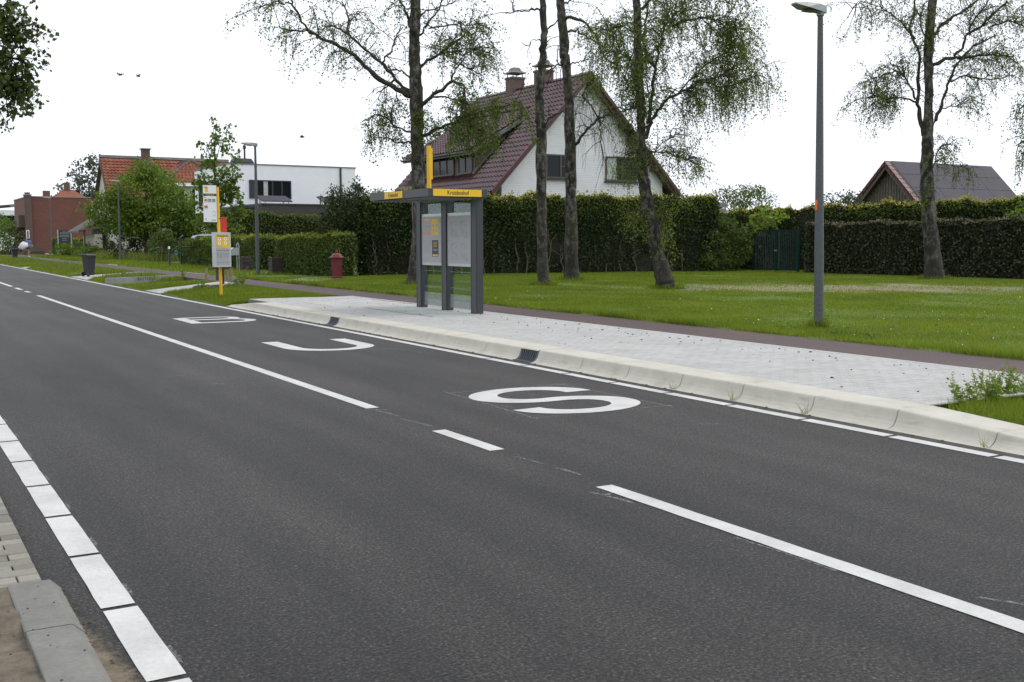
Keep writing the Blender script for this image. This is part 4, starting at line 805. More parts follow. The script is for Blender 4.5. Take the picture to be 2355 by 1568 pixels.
# ------------------------------------------------------------------ hedges
def hedge(name, label, p0, p1, th, h0, h1, dens, lsz, mat, topmat=None, topd=120, zb=GZ, stems=0, thin=0., shoot=.18, bulge=.12, cat='hedge'):
    """p0->p1 is the line of the visible front; thickness extends to the left-hand normal away from the camera"""
    p0 = np.array(p0, float); p1 = np.array(p1, float); L = np.linalg.norm(p1 - p0); d = (p1 - p0) / L; nb = np.array([-d[1], d[0]])
    if np.dot(nb, (p0 + p1) / 2) < 0: nb = -nb
    o = thing(name, label, cat, ((p0[0] + p1[0]) / 2, (p0[1] + p1[1]) / 2, zb))
    ph = rng.uniform(0, 6, 6)
    def bul(s_, z): return bulge * (np.sin(s_ * 1.3 + ph[0]) * .5 + np.sin(s_ * 3.1 + z * 2 + ph[1]) * .3 + np.sin(z * 3.7 - s_ * .8 + ph[2]) * .3)
    def hh(s_): return (h0 + (h1 - h0) * s_ / L) + (1.6 if shoot > .15 else 1.) * (.05 * np.sin(s_ * 2.1 + ph[3]) + .04 * np.sin(s_ * 5.3 + ph[4]) + .02 * np.sin(s_ * 11 + ph[5]))
    def pt(s_, w_, z): return np.stack([p0[0] + d[0] * s_ + nb[0] * w_, p0[1] + d[1] * s_ + nb[1] * w_, zb + z], 1)
    P = []; 
    n = int(L * max(h0, h1) * dens); s_ = rng.uniform(0, L, n); z = rng.uniform(0, 1, n)
    if thin: z = 1 - (1 - z) ** 1.0; keep = rng.uniform(0, 1, n) > thin * np.clip(1 - z * 1.5, 0, 1); s_, z = s_[keep], z[keep]
    zz = z * hh(s_); P.append(pt(s_, bul(s_, zz) + np.abs(rng.normal(0, .06, len(s_))) + .10 * (z > .93), zz))
    n = int(L * max(h0, h1) * dens * .25); s_ = rng.uniform(0, L, n); zz = rng.uniform(0, 1, n) * hh(s_); P.append(pt(s_, th - np.abs(rng.normal(0, .06, n)), zz))
    n = int(L * th * dens * .9); s_ = rng.uniform(0, L, n); P.append(pt(s_, rng.uniform(0.03, th, n), hh(s_) + rng.normal(0, .04, n)))
    for e in (0, L): n = int(th * max(h0, h1) * dens); w_ = rng.uniform(0, th, n); zz = rng.uniform(0, h0 if e == 0 else h1, n); P.append(pt(np.full(n, e) + rng.normal(0, .06, n), w_, zz))
    P = np.concatenate(P); D_ = ru(len(P)); D_[:, 2] -= .25
    npmesh('foliage', leafquads(P, D_, lsz * rng.uniform(.6, 1.35, len(P)), .9), 4, mat, o)
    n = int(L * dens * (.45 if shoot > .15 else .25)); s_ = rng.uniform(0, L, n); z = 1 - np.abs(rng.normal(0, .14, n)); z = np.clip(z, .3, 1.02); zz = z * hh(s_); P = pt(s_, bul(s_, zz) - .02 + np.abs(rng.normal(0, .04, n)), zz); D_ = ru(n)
    npmesh('young_lit_leaves', leafquads(P, D_, lsz * rng.uniform(.5, 1.1, n), .9), 4, 'young_lit_leaf' if mat != 'ivy_leaf' else 'ivy_leaf', o)  # brighter upper leaves: new growth plus painted hedge-top light; ivy keeps its colour
    if topmat:
        n = int(L * th * topd); s_ = rng.uniform(0, L, n); w_ = rng.uniform(-.06, th, n) ; P = pt(s_, w_, hh(s_) + np.abs(rng.normal(0, shoot * .5, n)) - .03); D_ = ru(n); D_[:, 2] += .9
        npmesh('new_shoots', leafquads(P, D_, lsz * rng.uniform(.6, 1.4, n), .7), 4, topmat, o)
        if shoot > .15:      # upright sprigs sticking out of the top
            k_ = int(L * 9); s1 = rng.uniform(0, L, k_); w1 = rng.uniform(0, th * .7, k_); H1 = rng.uniform(.08, .42, k_) ** 1.2; P = []
            for a_, b_, c_ in zip(s1, w1, H1):
                m_ = int(3 + c_ * 26); P.append(pt(a_ + rng.normal(0, .025, m_), b_ + rng.normal(0, .03, m_), hh(np.full(m_, a_)) + rng.uniform(0, c_, m_)))
            P = np.concatenate(P); D_ = ru(len(P)); D_[:, 2] += .8; npmesh('sprigs', leafquads(P, D_, lsz * rng.uniform(.5, 1.1, len(P)), .6), 4, topmat, o)
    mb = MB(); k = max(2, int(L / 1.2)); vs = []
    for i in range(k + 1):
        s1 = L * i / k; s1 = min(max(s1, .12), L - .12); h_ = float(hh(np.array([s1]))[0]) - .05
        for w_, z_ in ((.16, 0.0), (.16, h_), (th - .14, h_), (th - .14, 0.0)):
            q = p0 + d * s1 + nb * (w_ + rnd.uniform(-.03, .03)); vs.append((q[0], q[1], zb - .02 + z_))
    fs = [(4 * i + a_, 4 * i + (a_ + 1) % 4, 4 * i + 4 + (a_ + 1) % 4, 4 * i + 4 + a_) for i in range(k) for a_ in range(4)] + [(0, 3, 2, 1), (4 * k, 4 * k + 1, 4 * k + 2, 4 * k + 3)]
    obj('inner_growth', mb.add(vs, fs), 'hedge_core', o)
    if stems:
        for i in range(stems):
            s1 = L * (i + .2 + .6 * rnd.random()) / stems; q0 = p0 + d * s1 + nb * .05; H_ = rnd.uniform(.9, 2.0); pts = [(q0[0], q0[1], zb - .05)]
            for j in range(5): pts.append((q0[0] + d[0] * rnd.uniform(-.12, .12), q0[1] + d[1] * rnd.uniform(-.12, .12), zb + H_ * (j + 1) / 5))
            mb = MB().tube(pts, [.045, .035, .032, .028, .02, .012], 6, .1)
            for j in range(2):
                a_ = pts[2 + j]; mb.tube([a_, (a_[0] + d[0] * rnd.uniform(-.25, .25), a_[1] + d[1] * rnd.uniform(-.25, .25), a_[2] + .3), (a_[0] + d[0] * rnd.uniform(-.5, .5), a_[1] + d[1] * .2, a_[2] + .55)], [.022, .016, .008], 5)
            obj('stem', mb, 'stem_pale', o)
    return o
rnd.seed(71)
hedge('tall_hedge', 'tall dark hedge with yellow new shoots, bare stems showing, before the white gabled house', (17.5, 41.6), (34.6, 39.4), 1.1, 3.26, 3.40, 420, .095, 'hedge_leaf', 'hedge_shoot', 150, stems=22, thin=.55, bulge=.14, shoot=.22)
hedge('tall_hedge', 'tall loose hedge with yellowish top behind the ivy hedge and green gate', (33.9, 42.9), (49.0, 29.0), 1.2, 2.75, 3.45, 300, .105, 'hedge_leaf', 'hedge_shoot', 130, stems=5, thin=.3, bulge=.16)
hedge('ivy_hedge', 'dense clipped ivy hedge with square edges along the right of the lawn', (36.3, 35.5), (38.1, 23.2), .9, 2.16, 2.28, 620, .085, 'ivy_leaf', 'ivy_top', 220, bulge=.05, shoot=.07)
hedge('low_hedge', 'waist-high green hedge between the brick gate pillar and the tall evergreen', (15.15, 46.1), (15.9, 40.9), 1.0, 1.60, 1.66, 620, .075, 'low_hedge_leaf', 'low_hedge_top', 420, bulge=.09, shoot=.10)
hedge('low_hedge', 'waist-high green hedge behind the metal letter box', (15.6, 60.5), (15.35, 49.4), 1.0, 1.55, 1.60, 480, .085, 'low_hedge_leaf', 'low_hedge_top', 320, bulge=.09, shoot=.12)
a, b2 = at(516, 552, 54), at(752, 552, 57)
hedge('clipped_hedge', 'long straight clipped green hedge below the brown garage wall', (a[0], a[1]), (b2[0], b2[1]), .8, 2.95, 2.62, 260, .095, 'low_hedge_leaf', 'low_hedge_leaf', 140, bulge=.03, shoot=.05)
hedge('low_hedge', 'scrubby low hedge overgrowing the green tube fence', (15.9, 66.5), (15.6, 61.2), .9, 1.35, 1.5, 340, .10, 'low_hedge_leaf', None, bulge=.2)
hedge('garden_hedge', 'low hedge in front of the far brick building', (15.2, 113.5), (19.5, 114.5), .8, 1.5, 1.5, 160, .16, 'low_hedge_leaf', 'low_hedge_top', 90, bulge=.15)
# young volunteer growth standing in the gap of the tall hedge
bush('viburnum', 'bright yellow-green bush filling the dip in the tall hedge', 'shrub', (34.3, 39.3, GZ), [((.2, 0, .9), (.9, .5, .9)), ((.6, .2, 1.9), (.9, .6, .7)), ((1.3, -.2, 1.1), (.7, .5, 1.1))], 150, 34, .18, .10, 'low_hedge_leaf')
bush('vine', 'large-leaved vine hanging over the green gate', 'vine', (36.9, 38.4, GZ), [((.0, .1, 2.5), (.5, .9, .45)), ((-.3, 1.1, 1.3), (.35, .3, .5)), ((0, .8, 2.2), (.5, .7, .5))], 34, 13, .2, .21, 'weed_leaf')
# ------------------------------------------------------------------ grass and weeds
def blades(name, P, h, wd, mat, label, parent=None, lean=.35):
    n = len(P); a = rng.uniform(0, 2 * np.pi, n); s_ = np.stack([np.cos(a), np.sin(a), np.zeros(n)], 1) * (wd / 2)[:, None]
    tp = P + np.stack([rng.normal(0, lean, n) * h, rng.normal(0, lean, n) * h, h], 1)
    V = np.stack([P - s_, P + s_, tp], 1).reshape(-1, 3)
    o = npmesh(name, V, 3, mat, parent, 'stuff'); tag(o, label); return o
def bare(P):
    dx = P[:, 0] - bare_c[0]; dy = P[:, 1] - bare_c[1]; ca, sa = math.cos(yaw), math.sin(yaw); a = (dx * ca - dy * sa) / 10; b_ = (dx * sa + dy * ca) / 4.0; return np.sqrt(a * a + b_ * b_)
def visible(P, mar=80):
    q = P - C0; w_ = q @ F; u = cx + f * (q @ RT) / w_; v = cy - f * (q @ UP) / w_; return (w_ > 1) & (u > -mar) & (u < 2354 + mar) & (v < 1568 + mar)
n = 1150000
X = 12.1 + 28 * rng.uniform(0, 1, n) ** 1.7; Y = rng.uniform(-1, 47, n); P = np.stack([X, Y, np.full(n, .12)], 1)
ok = visible(P, 620) & ~((X > 36.2) & (Y < 36)) & (Y < 41.5); ok &= rng.uniform(0, 1, n) < np.where(X < 12.35, .35 + .3 * np.sin(Y * 3.1), 1.); ok &= rng.uniform(0, 1, n) < np.clip((bare(P) + .7 * np.sin(X * 2.1 + np.sin(Y * 1.7)) * .3 - .35) * 1.4, .12, 1); P = P[ok]
dd = (P - C0) @ F; print('lawn blades', len(P))
h = rng.uniform(.025, .065, len(P)) * (1 + .35 * np.sin(P[:, 0] * .9) * np.sin(P[:, 1] * .7)); 
edge = np.exp(-(P[:, 0] - 12.1) / .35); h *= 1 + 1.2 * edge
blades('grass', P, h, np.clip(dd * .0005, .007, .02), 'grass_blade', 'short green lawn grass with blades catching the light')
# ragged tufts leaning over the path edge
n = 420; yc = rng.uniform(6, 41, n); xc = 12.08 + np.abs(rng.normal(0, .10, n)); P = []; Hh = []
for x_, y_ in zip(xc, yc):
    m_ = int(rng.integers(8, 26)); P.append(np.stack([x_ + rng.normal(0, .05, m_), y_ + rng.normal(0, .09, m_), np.full(m_, .125)], 1)); Hh.append(rng.uniform(.05, .17, m_) * rng.uniform(.6, 1.2))
P = np.concatenate(P); blades('grass', P, np.concatenate(Hh), np.clip(((P - C0) @ F) * .0006, .008, .02), 'grass_blade', 'ragged grass tufts leaning over the edge of the cycle path', lean=.55)
n = 26; P = np.array([gnd(a_, b_, .17) for a_, b_ in zip(rng.uniform(1100, 2354, n), rng.uniform(640, 800, n))]); P = P[(P[:, 0] > 12.3) & (P[:, 0] < 36) & (P[:, 1] < 41)]
npmesh('dandelions', leafquads(P, ru(len(P)), np.full(len(P), .04), .95), 4, 'print_yellow', None, 'stuff')['label'] = 'a few yellow dandelions in the lawn'
n = 900; P = np.stack([rng.uniform(12.2, 34, n), rng.uniform(9, 40, n), np.full(n, .155)], 1); D0 = ru(n); D0[:, 2] *= .2
npmesh('leaf_litter', leafquads(P, D0, rng.uniform(.03, .06, n), .8), 4, 'ivy_top', None, 'stuff')['label'] = 'dry brown leaves scattered on the lawn'
# longer grass the mower leaves round trunks and the lamp foot
P = []; Hh = []
for u_, v_, r_ in ((960, 654, .5), (1250, 656, .35), (1315, 644, .42), (1532, 664, .42), (2147, 642, .55), (1882, 752, .16)):
    g_ = gnd(u_, v_); m_ = 700 if r_ > .2 else 260; a_ = rng.uniform(0, 6.28, m_); q_ = r_ * (.75 + np.abs(rng.normal(0, .35, m_))); P.append(np.stack([g_[0] + np.cos(a_) * q_, g_[1] + np.sin(a_) * q_, np.full(m_, .12)], 1)); Hh.append(rng.uniform(.06, .22, m_))
P = np.concatenate(P); blades('grass', P, np.concatenate(Hh), np.full(len(P), .016), 'grass_blade', 'longer unmown grass round the trunk feet and lamp foot', lean=.3)
# verge grass
def verge_ok(P):
    x, y = P[:, 0], P[:, 1]; t_ = (x - 7.32) / 3.28; s1 = (y > 33.2 + 2.8 * t_) & (y < 35.3 + 3.1 * t_); s2 = (y > 46.2 + 2.6 * t_) & (y < 50.4 + 1.9 * t_); s3 = (y > 66.5 + 3.5 * t_) & (y < 69 + 4 * t_); return ~(s1 | s2 | s3)
n = 190000; X = rng.uniform(7.34, 10.58, n); Y = 26.25 + 110 * rng.uniform(0, 1, n) ** 1.9; P = np.stack([X, Y, np.zeros(n)], 1); P = P[verge_ok(P)]; tt = np.clip((P[:, 0] - 7.3) / 3.3, 0, 1)
P[:, 2] = .0 + .11 * tt - .36 * np.exp(-((P[:, 0] - 9.2) / 1.7) ** 4 - ((P[:, 1] - 41.9) / 1.9) ** 4); dd = (P - C0) @ F
h = rng.uniform(.05, .13, len(P)) * np.where(P[:, 1] > 40, 1.5, 1.0); h *= np.clip((P[:, 0] - 7.25) * 3, .4, 1) * np.clip((10.9 - P[:, 0]) * 1.1, .35, 1)
blades('grass', P, h, np.clip(dd * .0006, .008, .05), 'grass_blade', 'verge grass along the road edge')
n = 9000; Y = rng.uniform(43, 95, n); X = rng.uniform(7.8, 9.5, n); P = np.stack([X, Y, np.full(n, .06)], 1); P = P[verge_ok(P) & (np.sin(P[:, 1] * .9) + np.sin(P[:, 1] * .31 + 1) > .2)]
blades('tall_grass', P, rng.uniform(.18, .48, len(P)), np.full(len(P), .03), 'grass_tall', 'tall seeding weeds in the far verge', lean=.18)
n = 26000; Y = rng.uniform(44, 110, n); X = rng.uniform(12.15, 15.6, n); P = np.stack([X, Y, np.full(n, .12)], 1); dd = (P - C0) @ F
blades('grass', P, rng.uniform(.08, .2, n), dd * .0006, 'grass_blade', 'grass strip between cycle path and hedges')
n = 9000; Y = rng.uniform(76, 112, n); X = rng.uniform(15.3, 18.5, n); P = np.stack([X, Y, np.full(n, .12)], 1)
blades('tall_grass', P, rng.uniform(.25, .8, n), np.full(n, .05), 'grass_tall', 'rough tall herbs under the yellow-green tree', lean=.25)
n = 46000; Y = rng.uniform(-.5, PY0 - .12, n); X = rng.uniform(7.9, 10.6, n); P = np.stack([X, Y, .10 - .012 * np.maximum(0, PY0 - Y)], 1)
blades('grass', P, rng.uniform(.06, .17, n), rng.uniform(.004, .008, n), 'grass_blade', 'lush grass at the near kerb corner')
# daisies
n = 170; u_ = rng.uniform(1050, 2354, n); v_ = rng.uniform(632, 800, n); P = np.array([gnd(a_, b_, .165) for a_, b_ in zip(u_, v_)]); ok = (P[:, 0] > 12.2) & (P[:, 0] < 36) & (P[:, 1] < 41); P = P[ok]
npmesh('daisies', leafquads(P, ru(len(P)), np.full(len(P), .024), .9), 4, 'flower_white', None, 'stuff')['label'] = 'tiny white daisies dotted over the lawn'
def weed(label, x, y, z, H, nst, lsz, spread=.12, mat='weed_leaf', name='weed'):
    o = thing(name, label, 'weed', (x, y, z), group='weeds'); sm = MB(); P = []; D_ = []; Sz = []
    for k in range(nst):
        a = rnd.uniform(0, 6.28); hgt = H * rnd.uniform(.55, 1.); dx, dy = math.cos(a) * spread * rnd.random(), math.sin(a) * spread * rnd.random(); pts = [(x + dx * .3, y + dy * .3, z - .02), (x + dx * .7, y + dy * .7, z + hgt * .5), (x + dx * 1.4, y + dy * 1.4, z + hgt)]
        sm.tube(pts, [.004, .003, .0015], 4, cap=False); q, L = resample(pts, int(10 + hgt * 45))
        for i, c_ in enumerate(q[2:]):
            b_ = rnd.uniform(0, 6.28); ls = lsz * (1.1 - .7 * i / len(q)) * rnd.uniform(.6, 1.2); dv = np.array([math.cos(b_), math.sin(b_), .35]); P.append(c_ + dv * ls * .5); D_.append(dv); Sz.append(ls)
    obj('stem', sm, 'weed_leaf', o); npmesh('foliage', leafquads(np.array(P), np.array(D_), np.array(Sz), .55), 4, mat, o, 'stuff'); return o
rnd.seed(15)
for u, v, H, k, ls, lb in ((2198, 927, .27, 1, .05, 'single thin-stemmed weed at the platform corner'), (2212, 928, .20, 3, .075, 'broad-leaved weed at the platform corner'), (2234, 926, .24, 3, .07, 'broad-leaved weed beside the edging stones'), (2254, 921, .33, 4, .045, 'branching feathery weed behind the near kerb'), (2276, 917, .40, 5, .06, 'tallest bushy weed behind the near kerb'), (2288, 922, .22, 5, .075, 'low leafy weed under the tallest weed'), (2306, 912, .30, 4, .05, 'weed with upright sprigs past the tallest weed'), (2320, 911, .29, 4, .065, 'leafy weed near the end of the edging stones'), (2345, 908, .17, 4, .05, 'small weed nearest the cycle path'), (2362, 905, .24, 4, .05, 'weed clump just short of the cycle path')):
    p = gnd(u, v + 9, .10); weed(lb, p[0], p[1], .09, H + .05, k + 1, ls * 1.1, .11)
for u, v, H, k, lb in ((1640, 745, .22, 5, 'weed tuft at the lawn edge by the cycle path'), (1545, 728, .45, 2, 'tall thistle-like weed at the lawn edge'), (1885, 752, .30, 7, 'weeds round the foot of the big lamp post'), (1925, 768, .22, 7, 'leafy weeds right of the big lamp post'), (2010, 780, .2, 6, 'weed patch along the path edge'), (1800, 758, .18, 6, 'low weed patch left of the big lamp post'), (555, 655, .75, 6, 'tall weeds beside the staked young tree'), (540, 662, .5, 5, 'weeds on the bare soil mound'), (465, 664, .45, 4, 'weeds left of the tree stakes'), (420, 640, .6, 4, 'weed clump beyond the concrete headwall')):
    p = gnd(u, v, .12 if u > 1000 else .08); weed(lb, p[0], p[1], p[2], H, k, .06 if u > 1000 else .1, .3)
for y_, lb in ((7.12, 'thin grass tuft in a kerb joint near the platform end'), (8.07, 'thin grass tuft in the second kerb joint'), (9.02, 'thin grass tuft in a kerb joint beside the letter S'), (5.22, 'larger grass tuft at the lowered kerb end')):
    n = 16; P = np.stack([np.full(n, 7.315) + rng.normal(0, .01, n), np.full(n, y_) + rng.normal(0, .02, n), np.full(n, .008)], 1)
    o = blades('grass_tuft', P, rng.uniform(.05, .14, n), np.full(n, .005), 'weed_leaf', lb, lean=.5); o['category'] = 'grass'; o['group'] = 'grass tufts in kerb joints'; del o['kind']
mb = MB(); p = gnd(508, 662, .08); 
for k in range(60): a = rnd.uniform(0, 6.28); r = rnd.random() ** .5 * .9; s_ = rnd.uniform(.05, .13); mb.lathe([(s_, 0), (s_ * .8, s_ * .4), (s_ * .3, s_ * .6)], (p[0] + math.cos(a) * r, p[1] + math.sin(a) * r * 1.3, .07 + .07 * (1 - r)), 6, a)
tag(obj('soil_mound', mb, 'soil', kind='stuff'), 'bare earth mound at the foot of the young street tree')
# ================================================================== BUILDINGS
def tile_mesh(wu, lv, mat, name='roof_tile', amp=.045, thick=.058):
    mb = MB(); n = 7; vs = []
    for j, (v_, lift) in enumerate(((0, thick + .012), (lv * 1.06, .004))):
        for i in range(n):
            a = i / (n - 1); z = amp * (math.sin(math.pi * min(1, a / .55)) if a < .55 else -.25 * math.sin(math.pi * (a - .55) / .45)); vs.append((a * wu, v_, z + lift))
    for i in range(n): vs.append((vs[i][0], 0, vs[i][2] - thick * 1.3))
    fs = [(i, i + 1, n + i + 1, n + i) for i in range(n - 1)] + [(2 * n + i, 2 * n + i + 1, i + 1, i) for i in range(n - 1)]
    mb.add(vs, fs); me = bpy.data.meshes.new(name); me.from_pydata(mb.v, [], mb.f); me.materials.append(MATS[mat]); me.update(); return me
def tiled(parent, O, ud, vd, nu, nv, wu, lv, mat, singles, ok=lambda i, j: True, amp=.045):
    """O lower corner, ud along eave, vd up the slope (unit)"""
    O = Vector([float(a) for a in O]); ud = Vector(ud).normalized(); vd = Vector(vd).normalized(); nn = ud.cross(vd)
    me = tile_mesh(wu, lv, mat, amp=amp); cells_ = []
    for j in range(nv):
        for i in range(nu):
            if ok(i, j): p = O + ud * (i * wu) + vd * (j * lv); cells_.append((depth(p) - .0 * i, p))
    cells_.sort(key=lambda q: q[0]); M3 = Matrix((ud, vd, nn)).transposed(); pl = wloc(parent); rest = MB(); lv_ = [v_.co.copy() for v_ in me.vertices]; pf = [tuple(p_.vertices) for p_ in me.polygons]
    for k, (_, p) in enumerate(cells_):
        p = p + nn * rnd.uniform(-.004, .004)
        if k < singles:
            o = bpy.data.objects.new('roof_tile', me); COL.objects.link(o); o.parent = parent; o.matrix_local = Matrix.Translation(p - pl) @ M3.to_4x4()
        else: rest.add([p + M3 @ c_ for c_ in lv_], pf)
    if rest.v: obj('roof_tile', rest, mat, parent, kind='stuff')
def window(parent, x0, x1, z0, z1, y, fmat='window_frame', mull=(), sill=True, name='window', curtain=None, out=-1, trans=None):
    """window in a wall facing -Y at plane y"""
    fr = MB(); t_ = .07
    fr.bb(x0, x1, y - .05, y + .03, z0, z0 + t_).bb(x0, x1, y - .05, y + .03, z1 - t_, z1).bb(x0, x0 + t_, y - .048, y + .028, z0 + t_, z1 - t_).bb(x1 - t_, x1, y - .048, y + .028, z0 + t_, z1 - t_)
    for m_ in mull: fr.bb(m_ - .045, m_ + .045, y - .046, y + .026, z0 + t_, z1 - t_)
    for a_ in (trans or ()): fr.bb(a_[0], a_[1], y - .03, y + .02, a_[2] - .02, a_[2] + .02)
    wn = obj(name, fr, fmat, parent)
    obj('pane', MB().bb(x0 + t_ * .5, x1 - t_ * .5, y - .012, y - .003, z0 + t_ * .5, z1 - t_ * .5), 'glass_dark', wn)
    if sill: obj('sill', MB().bb(x0 - .06, x1 + .06, y - .12, y + .03, z0 - .09, z0 - .003), 'gutter_dark', wn)
    if curtain: obj('curtain', MB().bb(curtain[0], curtain[1], y - .018, y - .0125, z0 + t_, z1 - t_), 'curtain', wn)
    return wn
# ---- white gabled house
rnd.seed(2)
XL, XR_, XM = 25.4, 36.8, 31.05; ZE, ZR = 3.93, 9.90; YG = 45.0; YE = 57.1; YW = 45.55
H = thing('gabled_house', 'white painted brick house with steep purple-red tiled roof and dormer', 'house', (31, 51, 0))
sl = (ZR - ZE) / (XM - XL); slr = (ZR - 4.12) / (XR_ - XM)
und = .22
def zl(x): return ZE + (x - XL) * sl - und
def zr(x): return ZR - (x - XM) * slr - und
wx0, wx1 = 26.25, 36.05
wall = obj('wall', MB().prism([(wx0, YW, -.1), (wx1, YW, -.1), (wx1, YW, zr(wx1)), (XM, YW, ZR - und - .0), (wx0, YW, zl(wx0))], (0, YE - YW - .6, 0)), 'white_brick', H)
# roof slabs with thickness
rf = obj('roof', MB().prism([(XL + .04, YG + .04, ZE - .11), (XM, YG + .04, ZR - .07), (XM, YG + .04, ZR - .20), (XL + .10, YG + .04, ZE - .19)], (0, YE - YG - .08, 0)), 'wood_brown', H)
rf2 = obj('roof', MB().prism([(XM + .003, YG + .04, ZR - .07), (XR_ - .04, YG + .04, 4.12 - .11), (XR_ - .1, YG + .04, 4.12 - .21), (XM + .003, YG + .04, ZR - .20)], (0, YE - YG - .08, 0)), 'wood_brown', H)
ul = math.hypot(XM - XL, ZR - ZE); vd = ((XM - XL) / ul, 0, (ZR - ZE) / ul); LV = .352; nv = int(ul / LV) ; wu = .30; nu = int((YE - YG) / wu)
dY0, dY1 = 48.55, 55.6; DX = 26.38; dz_join = 8.31
def ok_tile(i, j):
    yy = YE - (i + .5) * wu; x = XL + vd[0] * (j * LV)
    return not (dY0 - .15 < yy < dY1 + .5 and DX - .05 < x < 29.55)
# eave direction runs -Y so that ud x vd points up and outward
tiled(rf, (XL, YE, ZE - .06), (0, -1, 0), vd, nu, nv, wu, LV, 'tile_purple', 300, ok_tile, .075)
ulr = math.hypot(XR_ - XM, ZR - 4.12); vdr = (-(XR_ - XM) / ulr, 0, (ZR - 4.12) / ulr)
tiled(rf2, (XR_, YG, 4.06), (0, 1, 0), vdr, nu, int(ulr / LV), wu, LV, 'tile_purple', 0)
# ridge tiles
for i in range(int((YE - YG) / .4)):
    y0 = YG + i * .4; mb = MB(); vs = []
    for y_, r_ in ((y0, .13), (y0 + .42, .115)):
        for k in range(7): a = math.pi * k / 6; vs.append((XM + math.cos(a) * r_ * 1.1, y_, ZR - .06 + math.sin(a) * r_))
    obj('ridge_tile', mb.add(vs, [(k, k + 1, 7 + k + 1, 7 + k) for k in range(6)] + [tuple(range(7))]), 'tile_purple', rf)
# verge tiles along both gable edges
for side in (0, 1):
    n_ = 22; 
    for i in range(n_):
        a0, a1 = i / n_, (i + 1.06) / n_
        if side == 0: xa, xb, za, zb_ = XL + (XM - XL) * a0, XL + (XM - XL) * a1, ZE + (ZR - ZE) * a0, ZE + (ZR - ZE) * a1
        else: xa, xb, za, zb_ = XR_ + (XM - XR_) * a0, XR_ + (XM - XR_) * a1, 4.12 + (ZR - 4.12) * a0, 4.12 + (ZR - 4.12) * a1
        lf = .02
        mb = MB().prism([(xa, YG - .03, za - .20), (xb, YG - .03, zb_ - .20 - .0), (xb, YG - .03, zb_ + .02), (xa, YG - .03, za + .02 + lf)], (0, .10, 0)); obj('verge_tile', mb, 'verge_red', rf if side == 0 else rf2)
# soffit boards and purlin ends under the right verge
obj('barge_board', MB().prism([(XM, YG + .10, ZR - .21), (XR_ - .2, YG + .10, 4.12 + .0), (XR_ - .2, YG + .10, 4.12 - .22), (XM, YG + .10, ZR - .45)], (0, .06, 0)), 'wood_brown', rf2)
obj('barge_board', MB().prism([(XM, YG + .10, ZR - .21), (XL + .2, YG + .10, ZE - .0), (XL + .2, YG + .10, ZE - .14), (XM, YG + .10, ZR - .36)], (0, .04, 0)), 'lead_grey', rf)
for xx in (35.3, 33.2): obj('purlin_end', MB().bb(xx - .1, xx + .1, YG + .05, YW, zr(xx) - .24, zr(xx) - .02), 'wood_brown', rf2)
gt = MB().tube([(XL - .06, YG + .05, ZE - .12), (XL - .06, YE, ZE - .12)], .075, 8); obj('gutter', gt, 'gutter_dark', rf)
obj('gutter', MB().tube([(XR_ + .06, YG + .05, 4.0), (XR_ + .06, YE, 4.0)], .075, 8), 'gutter_dark', rf2)
obj('downpipe', MB().tube([(XL - .02, YW, ZE - .2), (wx0 - .1, YW + .05, ZE - .55), (wx0 - .08, YW + .05, .1)], .045, 8), 'gutter_dark', H)
obj('fascia', MB().bb(XL + .05, XL + .12, YG + .1, YE - .1, ZE - .33, ZE - .2), 'gutter_dark', H)
# gable windows
window(H, 28.75, 30.45, 4.66, 5.83, YW - .02, mull=(29.62,), trans=((29.66, 30.42, 5.25),))
window(H, 32.35, 34.35, 4.62, 5.85, YW - .02, mull=(33.35,), curtain=(32.42, 33.05))
# dormer
D_ = obj('dormer', MB().prism([(DX + .02, dY0, 4.85), (DX + .02, dY0, 6.28), (29.5, dY0, 8.18), ], (0, dY1 - dY0, 0)), 'wood_grey', H)
for k in range(9):
    z0 = 5.0 + k * .33; xa = DX + .02 + max(0, (z0 + .1 - 6.28)) / (8.18 - 6.28) * (29.5 - DX); xb = XL + (z0 - .02 - ZE) / sl - .03
    xa = max(DX - .0, xa)
    if xb - xa > .15: obj('cladding_board', MB().prism([(xa, dY0 - .02, z0), (max(xa + .05, xb), dY0 - .02, z0), (xb + .3, dY0 - .028, z0 + .30), (xa + (.0 if z0 < 6 else .25), dY0 - .028, z0 + .30)], (0, .018, 0)), 'wood_grey', D_)
dsl = (8.31 - 6.12) / (29.6 - 25.82)
drf = obj('dormer_roof', MB().prism([(25.86, 47.95, 6.05), (29.75, 47.95, 6.05 + dsl * 3.89), (29.75, 47.95, 6.05 + dsl * 3.89 - .18), (25.86, 47.95, 5.87)], (0, dY1 - 47.95 + .4, 0)), 'lead_grey', D_)
dl = math.hypot(1, dsl); tiled(drf, (25.82, dY1 + .4, 6.07), (0, -1, 0), (1 / dl, 0, dsl / dl), int((dY1 + .4 - 47.95) / wu), 13, wu, .345, 'tile_purple', 0, amp=.075)
obj('verge_board', MB().prism([(25.84, 47.90, 6.10), (29.75, 47.90, 6.10 + dsl * 3.9), (29.75, 47.90, 5.92 + dsl * 3.9), (25.84, 47.90, 5.86)], (0, .05, 0)), 'lead_grey', drf)
obj('gutter', MB().tube([(25.78, 47.95, 6.0), (25.78, dY1 + .4, 6.0)], .06, 8), 'gutter_dark', drf)
